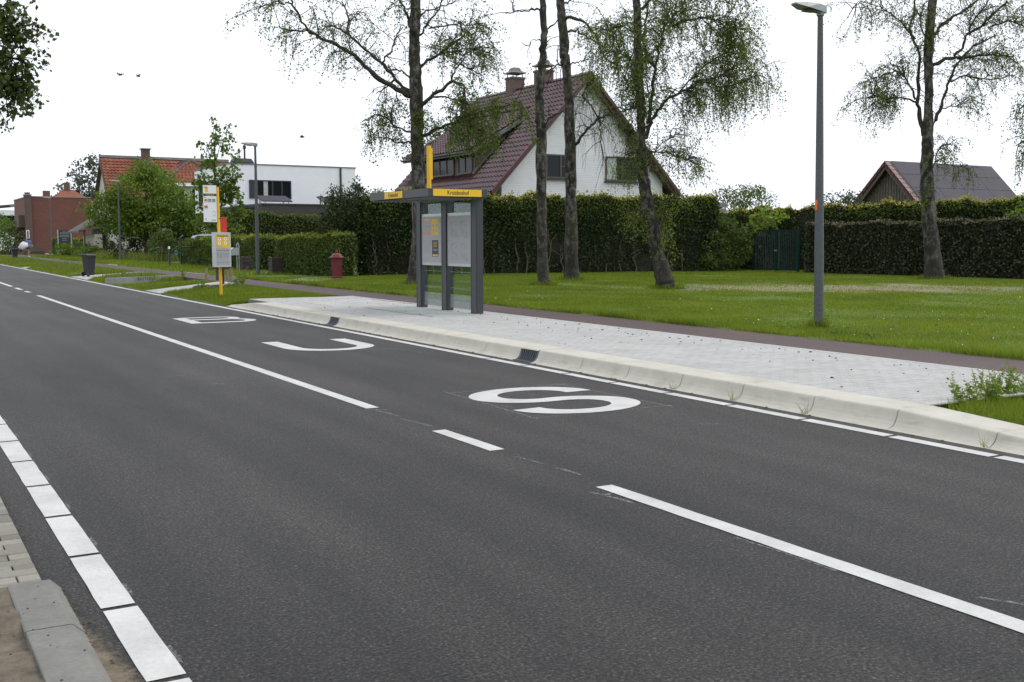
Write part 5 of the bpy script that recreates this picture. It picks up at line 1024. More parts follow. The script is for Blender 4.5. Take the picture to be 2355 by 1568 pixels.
# dormer windows face -X
for (y0, y1, ml) in ((48.75, 50.2, 1), (50.75, 53.2, 2), (53.6, 55.2, 1)):
    x = DX - .02; fr = MB(); z0, z1 = 4.98, 6.1
    fr.bb(x - .05, x + .03, y0, y1, z0, z0 + .08).bb(x - .05, x + .03, y0, y1, z1 - .08, z1)
    for k in range(ml + 2): yy = y0 + (y1 - y0) * k / (ml + 1); fr.bb(x - .048, x + .028, yy - .04, yy + .04, z0 + .08, z1 - .08)
    wn = obj('window', fr, 'window_frame', D_); obj('pane', MB().bb(x - .012, x - .004, y0, y1, z0 + .02, z1 - .02), 'glass_dark', wn)
obj('flashing', MB().prism([(DX - .12, dY0 - .10, 4.92), (28.6, dY0 - .10, ZE + (28.6 - XL) * sl + .03), (28.6, dY0 - .10, ZE + (28.6 - XL) * sl + .12), (DX - .12, dY0 - .10, 5.02)], (0, .08, 0)), 'lead_grey', D_)
for yc, lb in ((52.4, 'chimney'), (49.4, 'chimney')):
    ch_ = obj('chimney', MB().bb(XM - .38, XM + .38, yc - .38, yc + .38, ZR - .8, ZR + .62).bb(XM - .42, XM + .42, yc - .42, yc + .42, ZR + .55, ZR + .66), 'chimney_brick', rf)
    obj('chimney_cap', MB().lathe([(.62, 0), (.64, .03), (.36, .18), (.30, .30), (.22, .34)], (XM, yc, ZR + .86), 4, 0), 'chimney_cap', ch_)
    for sx_, sy_ in ((-1, -1), (1, -1), (1, 1), (-1, 1)): obj('cap_leg', MB().bb(XM + sx_ * .3 - .02, XM + sx_ * .3 + .02, yc + sy_ * .3 - .02, yc + sy_ * .3 + .02, ZR + .6, ZR + .88), 'chimney_cap', ch_)
# carport on the right
cp = thing('carport', 'flat grey carport roof at the right of the white gabled house', 'carport', (38.6, 47, 0))
obj('roof', MB().prism([(36.2, 45.2, 3.86), (40.2, 45.2, 3.62), (40.2, 45.2, 3.38), (36.2, 45.2, 3.62)], (0, 4.5, 0)), 'lead_grey', cp)
obj('fascia', MB().bb(36.6, 40.0, 45.0, 45.12, 2.95, 3.32), 'lead_grey', cp)
for xx in (36.9, 39.9): obj('post', MB().bb(xx - .06, xx + .06, 45.3, 45.42, 0, 3.5), 'wood_grey', cp)
# ---- white flat-roofed house
Hf = thing('cube_house', 'white rendered flat-roofed house with one wide dark window', 'house', (22, 70, 0)); Y0 = 66.0
obj('wall', MB().bb(18.9, 27.1, Y0, 74.4, 3.4, 6.22), 'white_render', Hf)
obj('base_wall', MB().bb(19.6, 26.9, Y0 + .9, 74, -.1, 3.4), 'dark_brick', Hf)
obj('roof_edge', MB().bb(18.86, 27.14, Y0 - .04, 74.44, 6.22, 6.29), 'lead_grey', Hf)
obj('downpipe', MB().bb(26.0, 26.12, Y0 - .06, Y0 - .002, 3.4, 6.2), 'anthracite', Hf)
wn = window(Hf, 20.07, 22.75, 4.17, 5.30, Y0 - .01, 'frame_dark', mull=(20.55, 21.55, 22.15), sill=False, curtain=(20.98, 21.25)); obj('shutter', MB().bb(20.12, 20.52, Y0 - .03, Y0 + .02, 4.24, 5.24), 'frame_dark', wn)
wl = obj('window', MB().bb(18.87, 18.92, 71.6, 73.4, 4.1, 5.5), 'frame_dark', Hf); obj('pane', MB().bb(18.862, 18.868, 71.7, 73.3, 4.2, 5.4), 'glass_dark', wl)
rl = obj('roof_light', MB().lathe([(.95, 0), (.95, .25), (.78, .45), (.78, .48)], (20.3, Y0 + 2.2, 6.25), 4, 0, 1, .6), 'frame_dark', Hf); obj('flue', MB().lathe([(.06, 0), (.06, .75), (.10, .76), (.10, .95), (.05, 1.0)], (20.5, Y0 + 2.2, 6.6), 8), 'gutter_dark', rl)
# ---- brown brick garage with tilted solar frames
Gg = thing('brick_garage', 'low dark brick garage with flat roof before the white cube house', 'garage', (21, 62, 0))
obj('wall', MB().bb(19.0, 24.8, 60.2, 65.2, -.1, 3.60), 'dark_brick', Gg); obj('wall', MB().bb(17.6, 18.99, 61.2, 65.2, -.1, 3.42), 'dark_brick', Gg)
obj('roof_edge', MB().bb(18.96, 24.84, 60.16, 65.24, 3.60, 3.68), 'frame_dark', Gg); obj('roof_edge', MB().bb(17.56, 18.95, 61.16, 65.24, 3.42, 3.5), 'frame_dark', Gg)
for x, lb in ((20.2, 'tilted solar panel on the left of the garage roof'), (23.9, 'tilted solar panel on the right of the garage roof')):
    sp_ = Gg
    sp_ = obj('solar_panel', MB().prism([(x - .9, 61.0, 3.80), (x + .9, 61.0, 3.80), (x + .9, 62.2, 4.15), (x - .9, 62.2, 4.15)], (0, 0, .05)), 'solar', Gg)
    for sx_ in (-.7, .7): obj('leg', MB().bb(x + sx_ - .03, x + sx_ + .03, 62.05, 62.11, 3.67, 4.12), 'alu', sp_); obj('leg', MB().bb(x + sx_ - .03, x + sx_ + .03, 61.05, 61.11, 3.67, 3.82), 'alu', sp_)
# ---- red tiled house (ridge across the road direction)
Hr = thing('red_roof_house', 'house with weathered orange-red tiled roof and half-hipped cross wing', 'house', (21.5, 97, 0))
YR_ = 98.0; YEv = 93.0; RX0, RX1 = 16.9, 28.0; RZ = 8.75; EZ = 3.6
obj('wall', MB().prism([(RX0 + .3, YEv + .5, -.1), (RX0 + .3, 2 * YR_ - YEv - .5, -.1), (RX0 + .3, 2 * YR_ - YEv - .5, EZ + .3), (RX0 + .3, YR_, RZ - .3), (RX0 + .3, YEv + .5, EZ + .3)], (RX1 - RX0 - .6, 0, 0)), 'cream_wall', Hr)
rr = obj('roof', MB().prism([(RX0, YEv, EZ - .08), (RX0, YR_, RZ - .08), (RX0, 2 * YR_ - YEv, EZ - .08), (RX0, 2 * YR_ - YEv, EZ - .2), (RX0, YR_, RZ - .24), (RX0, YEv, EZ - .2)], (RX1 - RX0, 0, 0)), 'wood_brown', Hr)
ul = math.hypot(YR_ - YEv, RZ - EZ); vdn = (0, (YR_ - YEv) / ul, (RZ - EZ) / ul)
WX0, WX1 = 20.3, 26.2; WY = 91.0; WE = 6.15; WZ = 8.25; WM = (WX0 + WX1) / 2
tiled(rr, (RX0, YEv, EZ), (1, 0, 0), vdn, int((RX1 - RX0) / .32), int(ul / .36), .32, .36, 'tile_red', 300, lambda i, j: True, amp=.05)
for i in range(27): obj('ridge_tile', MB().lathe([(.12, 0), (.12, .42)], (0, 0, 0), 8).__class__().prism([(RX0 + i * .41, YR_ - .16, RZ - .06), (RX0 + i * .41, YR_, RZ + .10), (RX0 + i * .41, YR_ + .16, RZ - .06)], (.42, 0, 0)), 'tile_grey', rr)
cw = obj('cross_wing', MB().bb(WX0 + .3, WX1 - .3, WY + .4, 96, 2, WE + .05), 'cream_wall', Hr)
obj('cornice', MB().bb(WX0 - .1, WX1 + .1, WY - .15, WY + .4, WE - .12, WE + .12), 'white_render', cw)
def tri(parent, a, b_, c_, mat, nrow):      # tiled triangular/trapezoid facet as rows of tiles
    a, b_, c_ = map(Vector, (a, b_, c_)); nn = (b_ - a).cross(c_ - a).normalized(); mb = MB()
    mb.prism([a, b_, c_], -nn * .1); obj('hip_facet', mb, mat, parent)
    rest = MB(); nu_ = int((b_ - a).length / .32)
    for j in range(nrow):
        l0 = a.lerp(c_, j / nrow); r0 = b_.lerp(c_, j / nrow); l1 = a.lerp(c_, (j + 1) / nrow); r1 = b_.lerp(c_, (j + 1) / nrow)
        k = max(1, int((r0 - l0).length / .32)); 
        for i in range(k):
            p0, p1 = l0.lerp(r0, (i + .04) / k), l0.lerp(r0, (i + .96) / k); q0, q1 = l1.lerp(r1, (i + .04) / k), l1.lerp(r1, (i + .96) / k)
            rest.add([p0 + nn * .02, (p0 + p1) / 2 + nn * .075, p1 + nn * .03, q1 + nn * .015, (q0 + q1) / 2 + nn * .055, q0 + nn * .005, p0 - nn * .02, p1 - nn * .02], [(0, 1, 4, 5), (1, 2, 3, 4), (6, 7, 2, 1, 0)])
    obj('roof_tile', rest, mat, parent, kind='stuff')
fr_ap = (WM, WY + 1.6, WZ); bk = (WM, 96.6, WZ)
tri(rr, (WX0, WY, WE), (WX1, WY, WE), fr_ap, 'tile_red', 8)
tri(rr, (WX0, 95.4, WE), (WX0, WY, WE), fr_ap, 'tile_red', 8); tri(rr, (WX0, 95.4, WE), fr_ap, bk, 'tile_red', 8)
tri(rr, (WX1, WY, WE), (WX1, 95.4, WE), fr_ap, 'tile_red', 8)
for a_, b_ in (((WX0, WY, WE), fr_ap), ((WX1, WY, WE), fr_ap), (fr_ap, bk)):
    a_, b_ = Vector(a_), Vector(b_); k = int((b_ - a_).length / .38)
    for i in range(k): obj('hip_tile', MB().tube([a_.lerp(b_, i / k) + Vector((0, 0, .05)), a_.lerp(b_, (i + 1.05) / k) + Vector((0, 0, .03))], [.14, .11], 6), 'tile_grey', rr)
for x0, x1 in ((21.3, 22.4), (22.9, 24.0), (24.5, 25.6)): window(cw, x0, x1, 4.2, 5.9, WY + .39, 'white_render', sill=False, mull=((x0 + x1) / 2,))
cz = obj('chimney', MB().bb(20.2, 20.85, YR_ - 1.2, YR_ - .55, RZ - 1.6, RZ + .62), 'chimney_brick', rr); obj('chimney_cap', MB().bb(20.1, 20.95, YR_ - 1.3, YR_ - .45, RZ + .62, RZ + .70), 'chimney_cap', cz)
obj('gable_board', MB().prism([(RX0 - .05, YEv, EZ - .05), (RX0 - .05, YR_, RZ - .02), (RX0 - .05, YR_, RZ - .5), (RX0 - .05, YEv + .3, EZ - .3)], (.06, 0, 0)), 'wood_brown', rr)
# ---- brick building, far left
Hb = thing('brick_building', 'flat-roofed red brick building with stepped corner parapet', 'house', (17, 124, 0)); YB = 119.5
bx0, bx1 = 13.6, 19.6
obj('wall', MB().bb(bx0, bx1, YB, 132, -.1, 5.95), 'red_brick', Hb)
obj('roof_edge', MB().bb(bx0 - .05, bx1 + .05, YB - .05, 132.05, 5.95, 6.05), 'concrete_grey', Hb)
pl_ = obj('corner_pier', MB().bb(bx0 - .35, bx0 + .30, YB - .25, YB + .5, -.1, 6.12).bb(bx0 - .25, bx0 + .2, YB - .2, YB + .45, 6.12, 6.4), 'chimney_brick', Hb); obj('coping', MB().bb(bx0 - .42, bx0 + .36, YB - .32, YB + .55, 6.1, 6.2), 'concrete_grey', pl_)
obj('chimney', MB().bb(15.2, 15.85, YB + 1, YB + 1.6, 5.9, 6.65), 'red_brick', Hb)
window(Hb, bx0 - .3, bx0 - .02, 1.0, 2.6, YB - .3, 'white_render', sill=False); obj('balcony', MB().bb(bx0 - .9, bx0 - .355, YB + .3, YB + 2.6, 2.9, 4.1), 'wood_brown', Hb)
obj('door', MB().bb(bx0 - .06, bx0 - .003, YB + .7, YB + 1.7, .1, 2.4), 'white_render', Hb)
hb2 = thing('hipped_house', 'small red hipped roof showing over the brick building', 'house', (19.5, 136, 0)); obj('wall', MB().bb(17.4, 22.4, 134, 139, 0, 5.9), 'cream_wall', hb2)
obj('roof', MB().add([(17.2, 133.8, 5.9), (22.6, 133.8, 5.9), (22.6, 139.2, 5.9), (17.2, 139.2, 5.9), (19.4, 136.5, 7.5), (20.4, 136.5, 7.5)], [(0, 1, 5, 4), (1, 2, 5), (2, 3, 4, 5), (3, 0, 4), (3, 2, 1, 0)]), 'tile_red', hb2); obj('chimney', MB().bb(19.5, 20.1, 136.2, 136.8, 7.0, 8.3), 'chimney_brick', hb2)
# ---- old cottage shed with grey roof
Hs = thing('old_cottage', 'small pale cottage with a mossy grey tiled roof beside the brick building', 'house', (18.2, 99, 0))
obj('wall', MB().bb(16.75, 20.5, 99.0, 103, -.1, 2.75), 'cream_wall', Hs); obj('wall', MB().bb(16.15, 16.74, 97.0, 103, -.1, 2.1), 'cream_wall', Hs)
rs = obj('roof', MB().prism([(14.9, 97.0, 2.35), (17.7, 97.0, 4.05), (21.0, 97.0, 4.3), (21.0, 97.0, 4.15), (17.7, 97.0, 3.9), (14.9, 97.0, 2.2)], (0, 6.5, 0)), 'tile_grey', Hs)
obj('roof', MB().prism([(14.8, 96.9, 2.36), (17.7, 96.9, 2.75), (21, 96.9, 2.75), (21, 99.9, 4.4), (17.7, 99.9, 4.2)], (0, 0, .08)), 'tile_grey', Hs)
obj('doorway', MB().bb(17.3, 18.2, 98.95, 98.998, 0, 2.1), 'wood_brown', Hs); obj('post', MB().bb(15.3, 15.42, 97.2, 97.32, 0, 2.5), 'wood_brown', Hs)
# ---- far houses at the left edge
Hw = thing('white_far_house', 'far white house with a dark low roof behind the brick building', 'house', (13.5, 160, 0)); obj('wall', MB().bb(11.5, 17.5, 160, 168, 0, 5.6), 'white_render', Hw); obj('roof', MB().prism([(11.2, 159.7, 5.6), (17.8, 159.7, 6.3), (17.8, 159.7, 6.55), (11.2, 159.7, 5.85)], (0, 9, 0)), 'frame_dark', Hw)
for x0, x1, z0, z1 in ((12.3, 12.7, 3.6, 4.8), (12.9, 13.2, 3.6, 4.8), (14.6, 16.6, 3.0, 4.9)): window(Hw, x0, x1, z0, z1, 159.97, 'frame_dark', sill=False)
Hd = thing('dark_far_house', 'far dark brick house with steep roof at the left edge', 'house', (9, 176, 0)); obj('wall', MB().prism([(6, 172, 0), (12.4, 172, 0), (12.4, 172, 5.2), (9.4, 172, 8.6), (6, 172, 5.2)], (0, 9, 0)), 'dark_brick', Hd); obj('roof', MB().prism([(5.7, 171.7, 5.1), (9.4, 171.7, 8.9), (12.7, 171.7, 5.1), (12.5, 171.7, 4.9), (9.4, 171.7, 8.6), (5.9, 171.7, 4.9)], (0, 9.6, 0)), 'wood_brown', Hd)
window(Hd, 8.3, 9.4, 2.9, 4.2, 171.97, 'white_render', sill=False)
# ---- barn with solar roof, right
Bx = 50.3; By = 43.1; Bz = 6.1; Bw = 2.3; Be = 3.6
ap = atX(2035, 372, Bx); By, Bz = float(ap[1]), float(ap[2]); rr_ = atY(2278, 378, By); BX1 = float(rr_[0]); Be = Bz - 2.35; Bw = 2.3
Bn = thing('solar_barn', 'barn with timber gable and roof covered in dark solar panels', 'barn', (53, By, 0))
obj('wall', MB().prism([(Bx + .5, By - Bw + .25, -.1), (Bx + .5, By + Bw - .25, -.1), (Bx + .5, By + Bw - .25, Be + .1), (Bx + .5, By, Bz - .28), (Bx + .5, By - Bw + .25, Be + .1)], (BX1 - Bx - 1, 0, 0)), 'wood_brown', Bn)
for i in range(17):
    yy = By - 1.6 + i * .2; zt = Bz - .42 - abs(yy - By) * (Bz - Be) / Bw; obj('cladding_board', MB().bb(Bx + .46, Bx + .497, yy - .075, yy + .075, 2.4, zt), 'wood_grey', Bn)
br_ = obj('roof', MB().prism([(Bx, By - Bw, Be), (Bx, By, Bz), (Bx, By + Bw, Be), (Bx, By + Bw, Be - .16), (Bx, By, Bz - .18), (Bx, By - Bw, Be - .16)], (BX1 - Bx, 0, 0)), 'wood_brown', Bn)
for sgn in (-1, 1):
    for i in range(9): a0, a1 = i / 9, (i + 1.1) / 9; obj('verge_tile', MB().prism([(Bx - .08, By + sgn * Bw * (1 - a0), Be + (Bz - Be) * a0 - .2), (Bx - .08, By + sgn * Bw * (1 - a1), Be + (Bz - Be) * a1 - .2), (Bx - .08, By + sgn * Bw * (1 - a1), Be + (Bz - Be) * a1 + .03), (Bx - .08, By + sgn * Bw * (1 - a0), Be + (Bz - Be) * a0 + .06)], (.42, 0, 0)), 'verge_red', br_)
    obj('barge_board', MB().prism([(Bx + .02, By + sgn * Bw, Be - .2), (Bx + .02, By, Bz - .2), (Bx + .02, By, Bz - .42), (Bx + .02, By + sgn * (Bw - .1), Be - .4)], (.05, 0, 0)), 'wood_grey', br_)
ul = math.hypot(Bw, Bz - Be); vb = Vector((0, Bw / ul, (Bz - Be) / ul)); nb_ = Vector((0, -(Bz - Be) / ul, Bw / ul)); X0 = Bx + .35; pw = (BX1 - .05 - X0) / 4; ph_ = ul / 3
for i in range(4):
    for j in range(3):
        o_ = Vector((X0 + i * pw + .012, By - Bw, Be)) + vb * (j * ph_ + .012) + nb_ * .06
        pn = obj('solar_panel', MB().prism([o_, o_ + Vector((pw - .024, 0, 0)), o_ + Vector((pw - .024, 0, 0)) + vb * (ph_ - .024), o_ + vb * (ph_ - .024)], nb_ * .04), 'solar', br_)
obj('panel_frame', MB().prism([Vector((X0, By - Bw, Be)) + nb_ * .03, Vector((BX1 - .05, By - Bw, Be)) + nb_ * .03, Vector((BX1 - .05, By, Bz)) + nb_ * .03, Vector((X0, By, Bz)) + nb_ * .03], nb_ * .045), 'alu', br_)
# ================================================================== BUS SHELTER
SH = thing('bus_shelter', 'dark grey glass bus shelter with yellow name boards', 'bus shelter', (9.7, 19.7, .16)); PX = 10.13
for yc in (18.55, 19.82, 21.02):
    po = obj('post', MB().bb(PX - .085, PX + .085, yc - .10, yc + .10, .155, 2.44), 'anthracite', SH)
    obj('groove', MB().bb(PX - .062, PX - .050, yc - .1025, yc - .1003, .17, 2.40), 'anthracite_dark', po)
    obj('groove', MB().bb(PX - .0875, PX - .0852, yc + .06, yc + .072, .17, 2.40), 'anthracite_dark', po)
X0, X1, Y0, Y1 = 8.96, 10.225, 18.30, 21.06; zt, zb_ = 2.565, 2.415
rfo = obj('roof', MB().bb(X0 + .05, X1 - .05, Y0 + .05, Y1 - .05, 2.45, 2.53), 'anthracite', SH)
obj('fascia', MB().bb(X0, X1, Y0, Y0 + .048, zb_, zt), 'anthracite', rfo); obj('fascia', MB().bb(X0, X1, Y1 - .048, Y1, zb_, zt), 'anthracite', rfo)
obj('fascia', MB().bb(X0, X0 + .048, Y0 + .049, Y1 - .049, zb_, zt), 'anthracite', rfo); obj('fascia', MB().bb(X1 - .048, X1, Y0 + .049, Y1 - .049, zb_, zt), 'anthracite', rfo)
obj('roof_glass', MB().bb(X0 + .05, X1 - .05, Y0 + .05, Y1 - .05, 2.385, 2.40), 'glass_frost', rfo)
obj('post', MB().bb(X1 - .11, X1 + .002, Y0 - .002, Y0 + .11, zb_, zt + .002), 'anthracite', rfo)
nb1 = obj('name_board', MB().bb(9.06, 10.095, Y0 - .012, Y0 - .001, 2.425, 2.557), 'sign_yellow', SH); nb1['label'] = 'yellow name board on the end of the roof'
text('lettering', 'Kruisboshof', .118, (9.585, Y0 - .013, 2.489), (1, 0, 0), (0, 0, 1), 'sign_black', nb1, xs=.80, bold=.0012)
nb2 = obj('name_board', MB().bb(X0 - .012, X0 - .001, 19.43, 20.28, 2.425, 2.557), 'sign_yellow', SH)
text('lettering', 'Kruisboshof', .118, (X0 - .013, 19.855, 2.489), (0, -1, 0), (0, 0, 1), 'sign_black', nb2, xs=.80, bold=.0012)
mast = obj('mast', MB().lathe([(.046, 0), (.046, .92), (.042, .93)], (9.57, 19.5, 2.53), 14), 'pole_yellow', SH, smooth=False)
obj('mast_bracket', MB().bb(9.60, 9.648, 19.485, 19.515, 2.80, 3.42), 'pole_yellow', mast)
for z in (2.80, 3.32, 3.42): obj('bolt', MB().box((9.636, 19.482, z), (.012, .008, .012)), 'sign_black', mast)
# glass walls and poster cases
for y0, y1, kind in ((18.66, 19.71, 'maps'), (19.93, 20.91, 'info')):
    gl_ = obj('glass_panel', MB().bb(PX + .004, PX + .014, y0, y1, .20, 2.36), 'glass_clear', SH)
    for z in (.62, .95): obj('frost_line', MB().bb(PX - .0005, PX + .003, y0 + .02, y1 - .02, z, z + .012), 'glass_frost', gl_)
    obj('frost_band', MB().bb(PX - .0005, PX + .003, y0 + .02, y1 - .02, .22, .50), 'glass_frost', gl_)
    pc = obj('poster_case', MB().bb(PX - .055, PX - .012, y0 + .0, y1 - .0, 1.075, 2.145), 'alu', SH)
    xx = PX - .0565
    ps = obj('poster', MB().bb(xx, xx + .001, y0 + .055, y1 - .055, 1.13, 2.09), 'paper', pc); xp = xx - .0012
    L = y1 - y0 - .11
    def R4(a0, a1, b0, b1, mat, k=0, nm='print', ya=y0 + .055, La=L, xx_=xx): return obj(nm, MB().bb(xx_ - .0012 - .0008 * k, xx_ - .0003 - .0008 * k, ya + La * (1 - a1), ya + La * (1 - a0), 1.13 + .96 * b0, 1.13 + .96 * b1), mat, ps)
    if kind == 'info':
        R4(.10, .44, .90, .945, 'print_yellow'); R4(.50, .86, .60, .95, 'print_yellow'); R4(.10, .44, .60, .62, 'print_orange')
        for k in range(4): R4(.12 + .085 * k, .17 + .085 * k, .62, .70, 'print_orange', 1); R4(.12 + .085 * k, .17 + .085 * k, .77, .80, 'print_grey')
        for a0 in (.55, .72):
            for b0 in (.66, .78): R4(a0, a0 + .10, b0, b0 + .06, 'paper', 1)
        R4(.52, .86, .13, .49, 'print_dark'); R4(.55, .83, .14, .18, 'print_yellow', 1); R4(.10, .44, .46, .475, 'print_grey'); R4(.10, .44, .40, .41, 'print_grey')
        for k in range(8): R4(.10, .40 - .02 * (k % 3), .22 + .02 * k, .226 + .02 * k, 'print_grey')
        R4(.10, .44, .10, .106, 'print_grey'); R4(.10, .40, .07, .076, 'print_grey')
        yl = y0 + .055 + L * (1 - .69)
        for s_, z in (('GAME', .42), ('OVER', .36)): text('lettering', s_, .075, (xx - .0028, yl, 1.13 + .96 * z), (0, -1, 0), (0, 0, 1), 'print_yellow', ps, xs=.85, ext=.0004)
        R4(.56, .82, .285, .295, 'paper', 1); R4(.58, .80, .26, .27, 'paper', 1)
    else:
        for a0, b0 in ((.10, .52), (.54, .52), (.10, .06), (.54, .06)):
            mb = MB(); ya = lambda a: y0 + .055 + L * (1 - a); zz = lambda b_: 1.13 + .96 * b_
            for k in range(150):
                q = rnd.random(); r_ = rnd.random(); a = a0 + .02 + .34 * q; lo, hi = .0 + .10 * max(0, .5 - q), .25 - .12 * q
                b_ = b0 + lo + (hi - lo) * r_; mb.bb(xx - .0012, xx - .0004, ya(a) - .006, ya(a) + .006, zz(b_) - .004, zz(b_) + .004)
            obj('map_print', mb, 'print_green', ps, kind='stuff')
            mb = MB(); pts = [(a0 + .02 + .30 * (1 - math.cos(t_)) * .5, b0 + .26 + .10 * math.sin(t_ * .9)) for t_ in np.linspace(0, 2.2, 9)]
            for p_, q_ in zip(pts[:-1], pts[1:]): mb.bb(xx - .0012, xx - .0004, min(ya(p_[0]), ya(q_[0])) - .003, max(ya(p_[0]), ya(q_[0])) + .003, min(zz(p_[1]), zz(q_[1])) - .004, max(zz(p_[1]), zz(q_[1])) + .004)
            obj('map_print', mb, 'print_grey', ps, kind='stuff')
            R4(a0 + .15, a0 + .33, b0 + .29, b0 + .30, 'print_grey'); R4(a0 + .17, a0 + .33, b0 + .265, b0 + .275, 'print_grey')
# ================================================================== BUS STOP POLE
bp = gnd(509, 683, .04); BX, BY = float(bp[0]), float(bp[1])
BP = thing('bus_stop_pole', 'yellow bus-stop pole with route plate, red flag and timetable case', 'bus stop sign', (BX, BY, .03))
def Lp(x, z): return (BX - (z - .04) * .012 + x, z)
obj('pole', MB().tube([(BX, BY, -.1), (BX - .036, BY, 3.04)], .042, 12), 'pole_yellow', BP)
obj('pole_collar', MB().tube([(BX - .018, BY, 2.17), (BX - .018, BY, 2.19)], .0435, 12), 'gutter_dark', BP)
pl0, pl1, pz0, pz1 = BX - .43, BX - .075, 2.07, 3.06; yp = BY - .03
pt_ = obj('route_plate', MB().bb(pl0, pl1, yp, yp + .03, 2.09, 3.08), 'paper_white', BP); yq = yp - .001; W_ = pl1 - pl0
def q4(a0, a1, z0, z1, mat, k=0, nm='print'): return obj(nm, MB().bb(pl0 + W_ * a0, pl0 + W_ * a1, yq - .001 * k - .001, yq - .001 * k, z0, z1), mat, pt_)
q4(.0, 1., 2.85, 2.865, 'print_yellow'); q4(.14, .36, 2.89, 3.02, 'print_yellow'); q4(0., 1., 2.79, 2.848, 'sign_black')
text('lettering', 'Kruisboshof', .045, (pl0 + W_ * .5, yq - .002, 2.819), (1, 0, 0), (0, 0, 1), 'paper_white', pt_)
text('lettering', 'Lijn', .075, (pl0 + W_ * .20, yq - .002, 3.03), (1, 0, 0), (0, 0, 1), 'sign_black', pt_)
text('lettering', 'Bus', .045, (pl0 + W_ * .12, yq - .002, 2.755), (1, 0, 0), (0, 0, 1), 'sign_black', pt_)
for a0, z, m_, s_ in ((.06, 2.64, 'print_orange', '67'), (.36, 2.64, 'chimney_brick', '659'), (.66, 2.64, 'print_teal', '675'), (.06, 2.46, 'print_orange', '676')):
    q4(a0, a0 + .25, z, z + .075, m_); text('lettering', s_, .06, (pl0 + W_ * (a0 + .125), yq - .003, z + .037), (1, 0, 0), (0, 0, 1), 'sign_black' if m_ == 'print_orange' else 'paper_white', pt_); q4(a0, a0 + .24, z - .025, z - .018, 'print_grey')
q4(.70, .90, 2.25, 2.38, 'print_grey'); q4(.715, .885, 2.262, 2.368, 'paper_white', 1); q4(.12, .2, 2.14, 2.19, 'print_grey'); q4(.58, .94, 2.13, 2.155, 'print_grey')
obj('flag', MB().bb(BX + .025, BX + .195, BY - .012, BY + .012, 1.55, 2.22), 'flag_red', BP)
# timetable case, slightly turned
ca = obj('timetable_case', MB().box((0, 0, 0), (.46, .20, .94)), 'alu', BP, local=True); ca.location = (-.0 , -.13, 1.34 - .03 + .0); ca.rotation_euler = (0, 0, R_(4))
def c4(a0, a1, b0, b1, mat, k=0, nm='print'):
    return obj(nm, MB().bb(-.23 + .46 * a0, -.23 + .46 * a1, -.1015 - .0012 * k - .001, -.1012 - .0012 * k, -.47 + .94 * b0, -.47 + .94 * b1), mat, ca, local=True)
c4(.10, .90, .05, .95, 'paper'); c4(.12, .88, .55, .93, 'print_yellow', 1); c4(.1, .9, .475, .485, 'gutter_dark', 1)
for a0 in (.22, .58):
    for b0 in (.66, .78):
        mb = MB().lathe([(.045, 0), (.045, .002)], (0, 0, 0), 12); vs = [(-.23 + .46 * (a0 + .09) + p[0], -.1043 + p[2], -.47 + .94 * (b0 + .03) + p[1]) for p in mb.v]; mm_ = MB(); mm_.v = vs; mm_.f = mb.f; obj('pictogram', mm_, 'paper_white', ca, local=True)
        c4(a0 + .06, a0 + .13, b0 + .02, b0 + .05, 'print_grey', 3)
c4(.16, .84, .895, .91, 'sign_black', 2); c4(.2, .8, .87, .882, 'sign_black', 2); c4(.14, .5, .57, .60, 'paper', 2); c4(.12, .88, .385, .39, 'sign_black', 1)
for k in range(4): c4(.14 + .19 * k, .26 + .19 * k, .26 - .02 * (k % 2) + .01 * k, .37, 'print_grey' if k % 2 else 'print_green', 1)
c4(.12, .88, .13, .135, 'sign_black', 1); c4(.84, .9, .53, .56, 'print_yellow', 1)
obj('case_bracket', MB().bb(BX - .03, BX + .03, BY - .06, BY + .05, 1.2, 1.5), 'alu', BP)
# ================================================================== STREET LAMPS
def lamp(base, top, label, big=False, w0=.105, first=[None]):
    o = thing('street_lamp', label, 'street lamp', (base[0], base[1], base[2]), group='street lamps along the cycle path'); H_ = top
    obj('column', MB().lathe([(.084, -.15), (.082, .0), (.078, 1.2), (.063, H_ * .6), (.046, H_ - .1), (.045, H_)], (0, 0, 0), 14), 'galvanised', o, local=True, smooth=True)
    obj('base_sleeve', MB().lathe([(.088, -.1), (.088, .09), (.085, .1)], (0, 0, 0), 14), 'rubber', o, local=True)
    hd = obj('lantern', MB().add([(.09, -.06, H_ - .02), (.09, .06, H_ - .02), (.09, .05, H_ + .10), (.09, -.05, H_ + .10), (-.10, -.10, H_ - .0), (-.10, .10, H_ - .0), (-.08, .07, H_ + .12), (-.08, -.07, H_ + .12), (-.40, -.13, H_ + .03), (-.40, .13, H_ + .03), (-.38, .08, H_ + .12), (-.38, -.08, H_ + .12), (-.60, -.07, H_ + .075), (-.60, .07, H_ + .075), (-.60, .05, H_ + .10), (-.60, -.05, H_ + .10)],
        [(3, 2, 1, 0)] + [q for s_ in (0, 4, 8) for q in ((s_, s_ + 1, s_ + 5, s_ + 4), (s_ + 1, s_ + 2, s_ + 6, s_ + 5), (s_ + 2, s_ + 3, s_ + 7, s_ + 6), (s_ + 3, s_, s_ + 4, s_ + 7))] + [(12, 13, 14, 15)]), 'lamp_body', o, local=True)
    obj('spigot', MB().lathe([(.062, -.06), (.068, .02), (.06, .08)], (0, 0, H_), 12), 'lamp_body', o, local=True)
    obj('lens', MB().bb(-.36, -.14, -.08, .08, H_ - .012, H_ + .0), 'glass_dark', o, local=True)
    if big: obj('number_tag', MB().bb(-.080, -.068, -.022, .022, 1.98, 2.15), 'orange_tag', o, local=True)
    return o
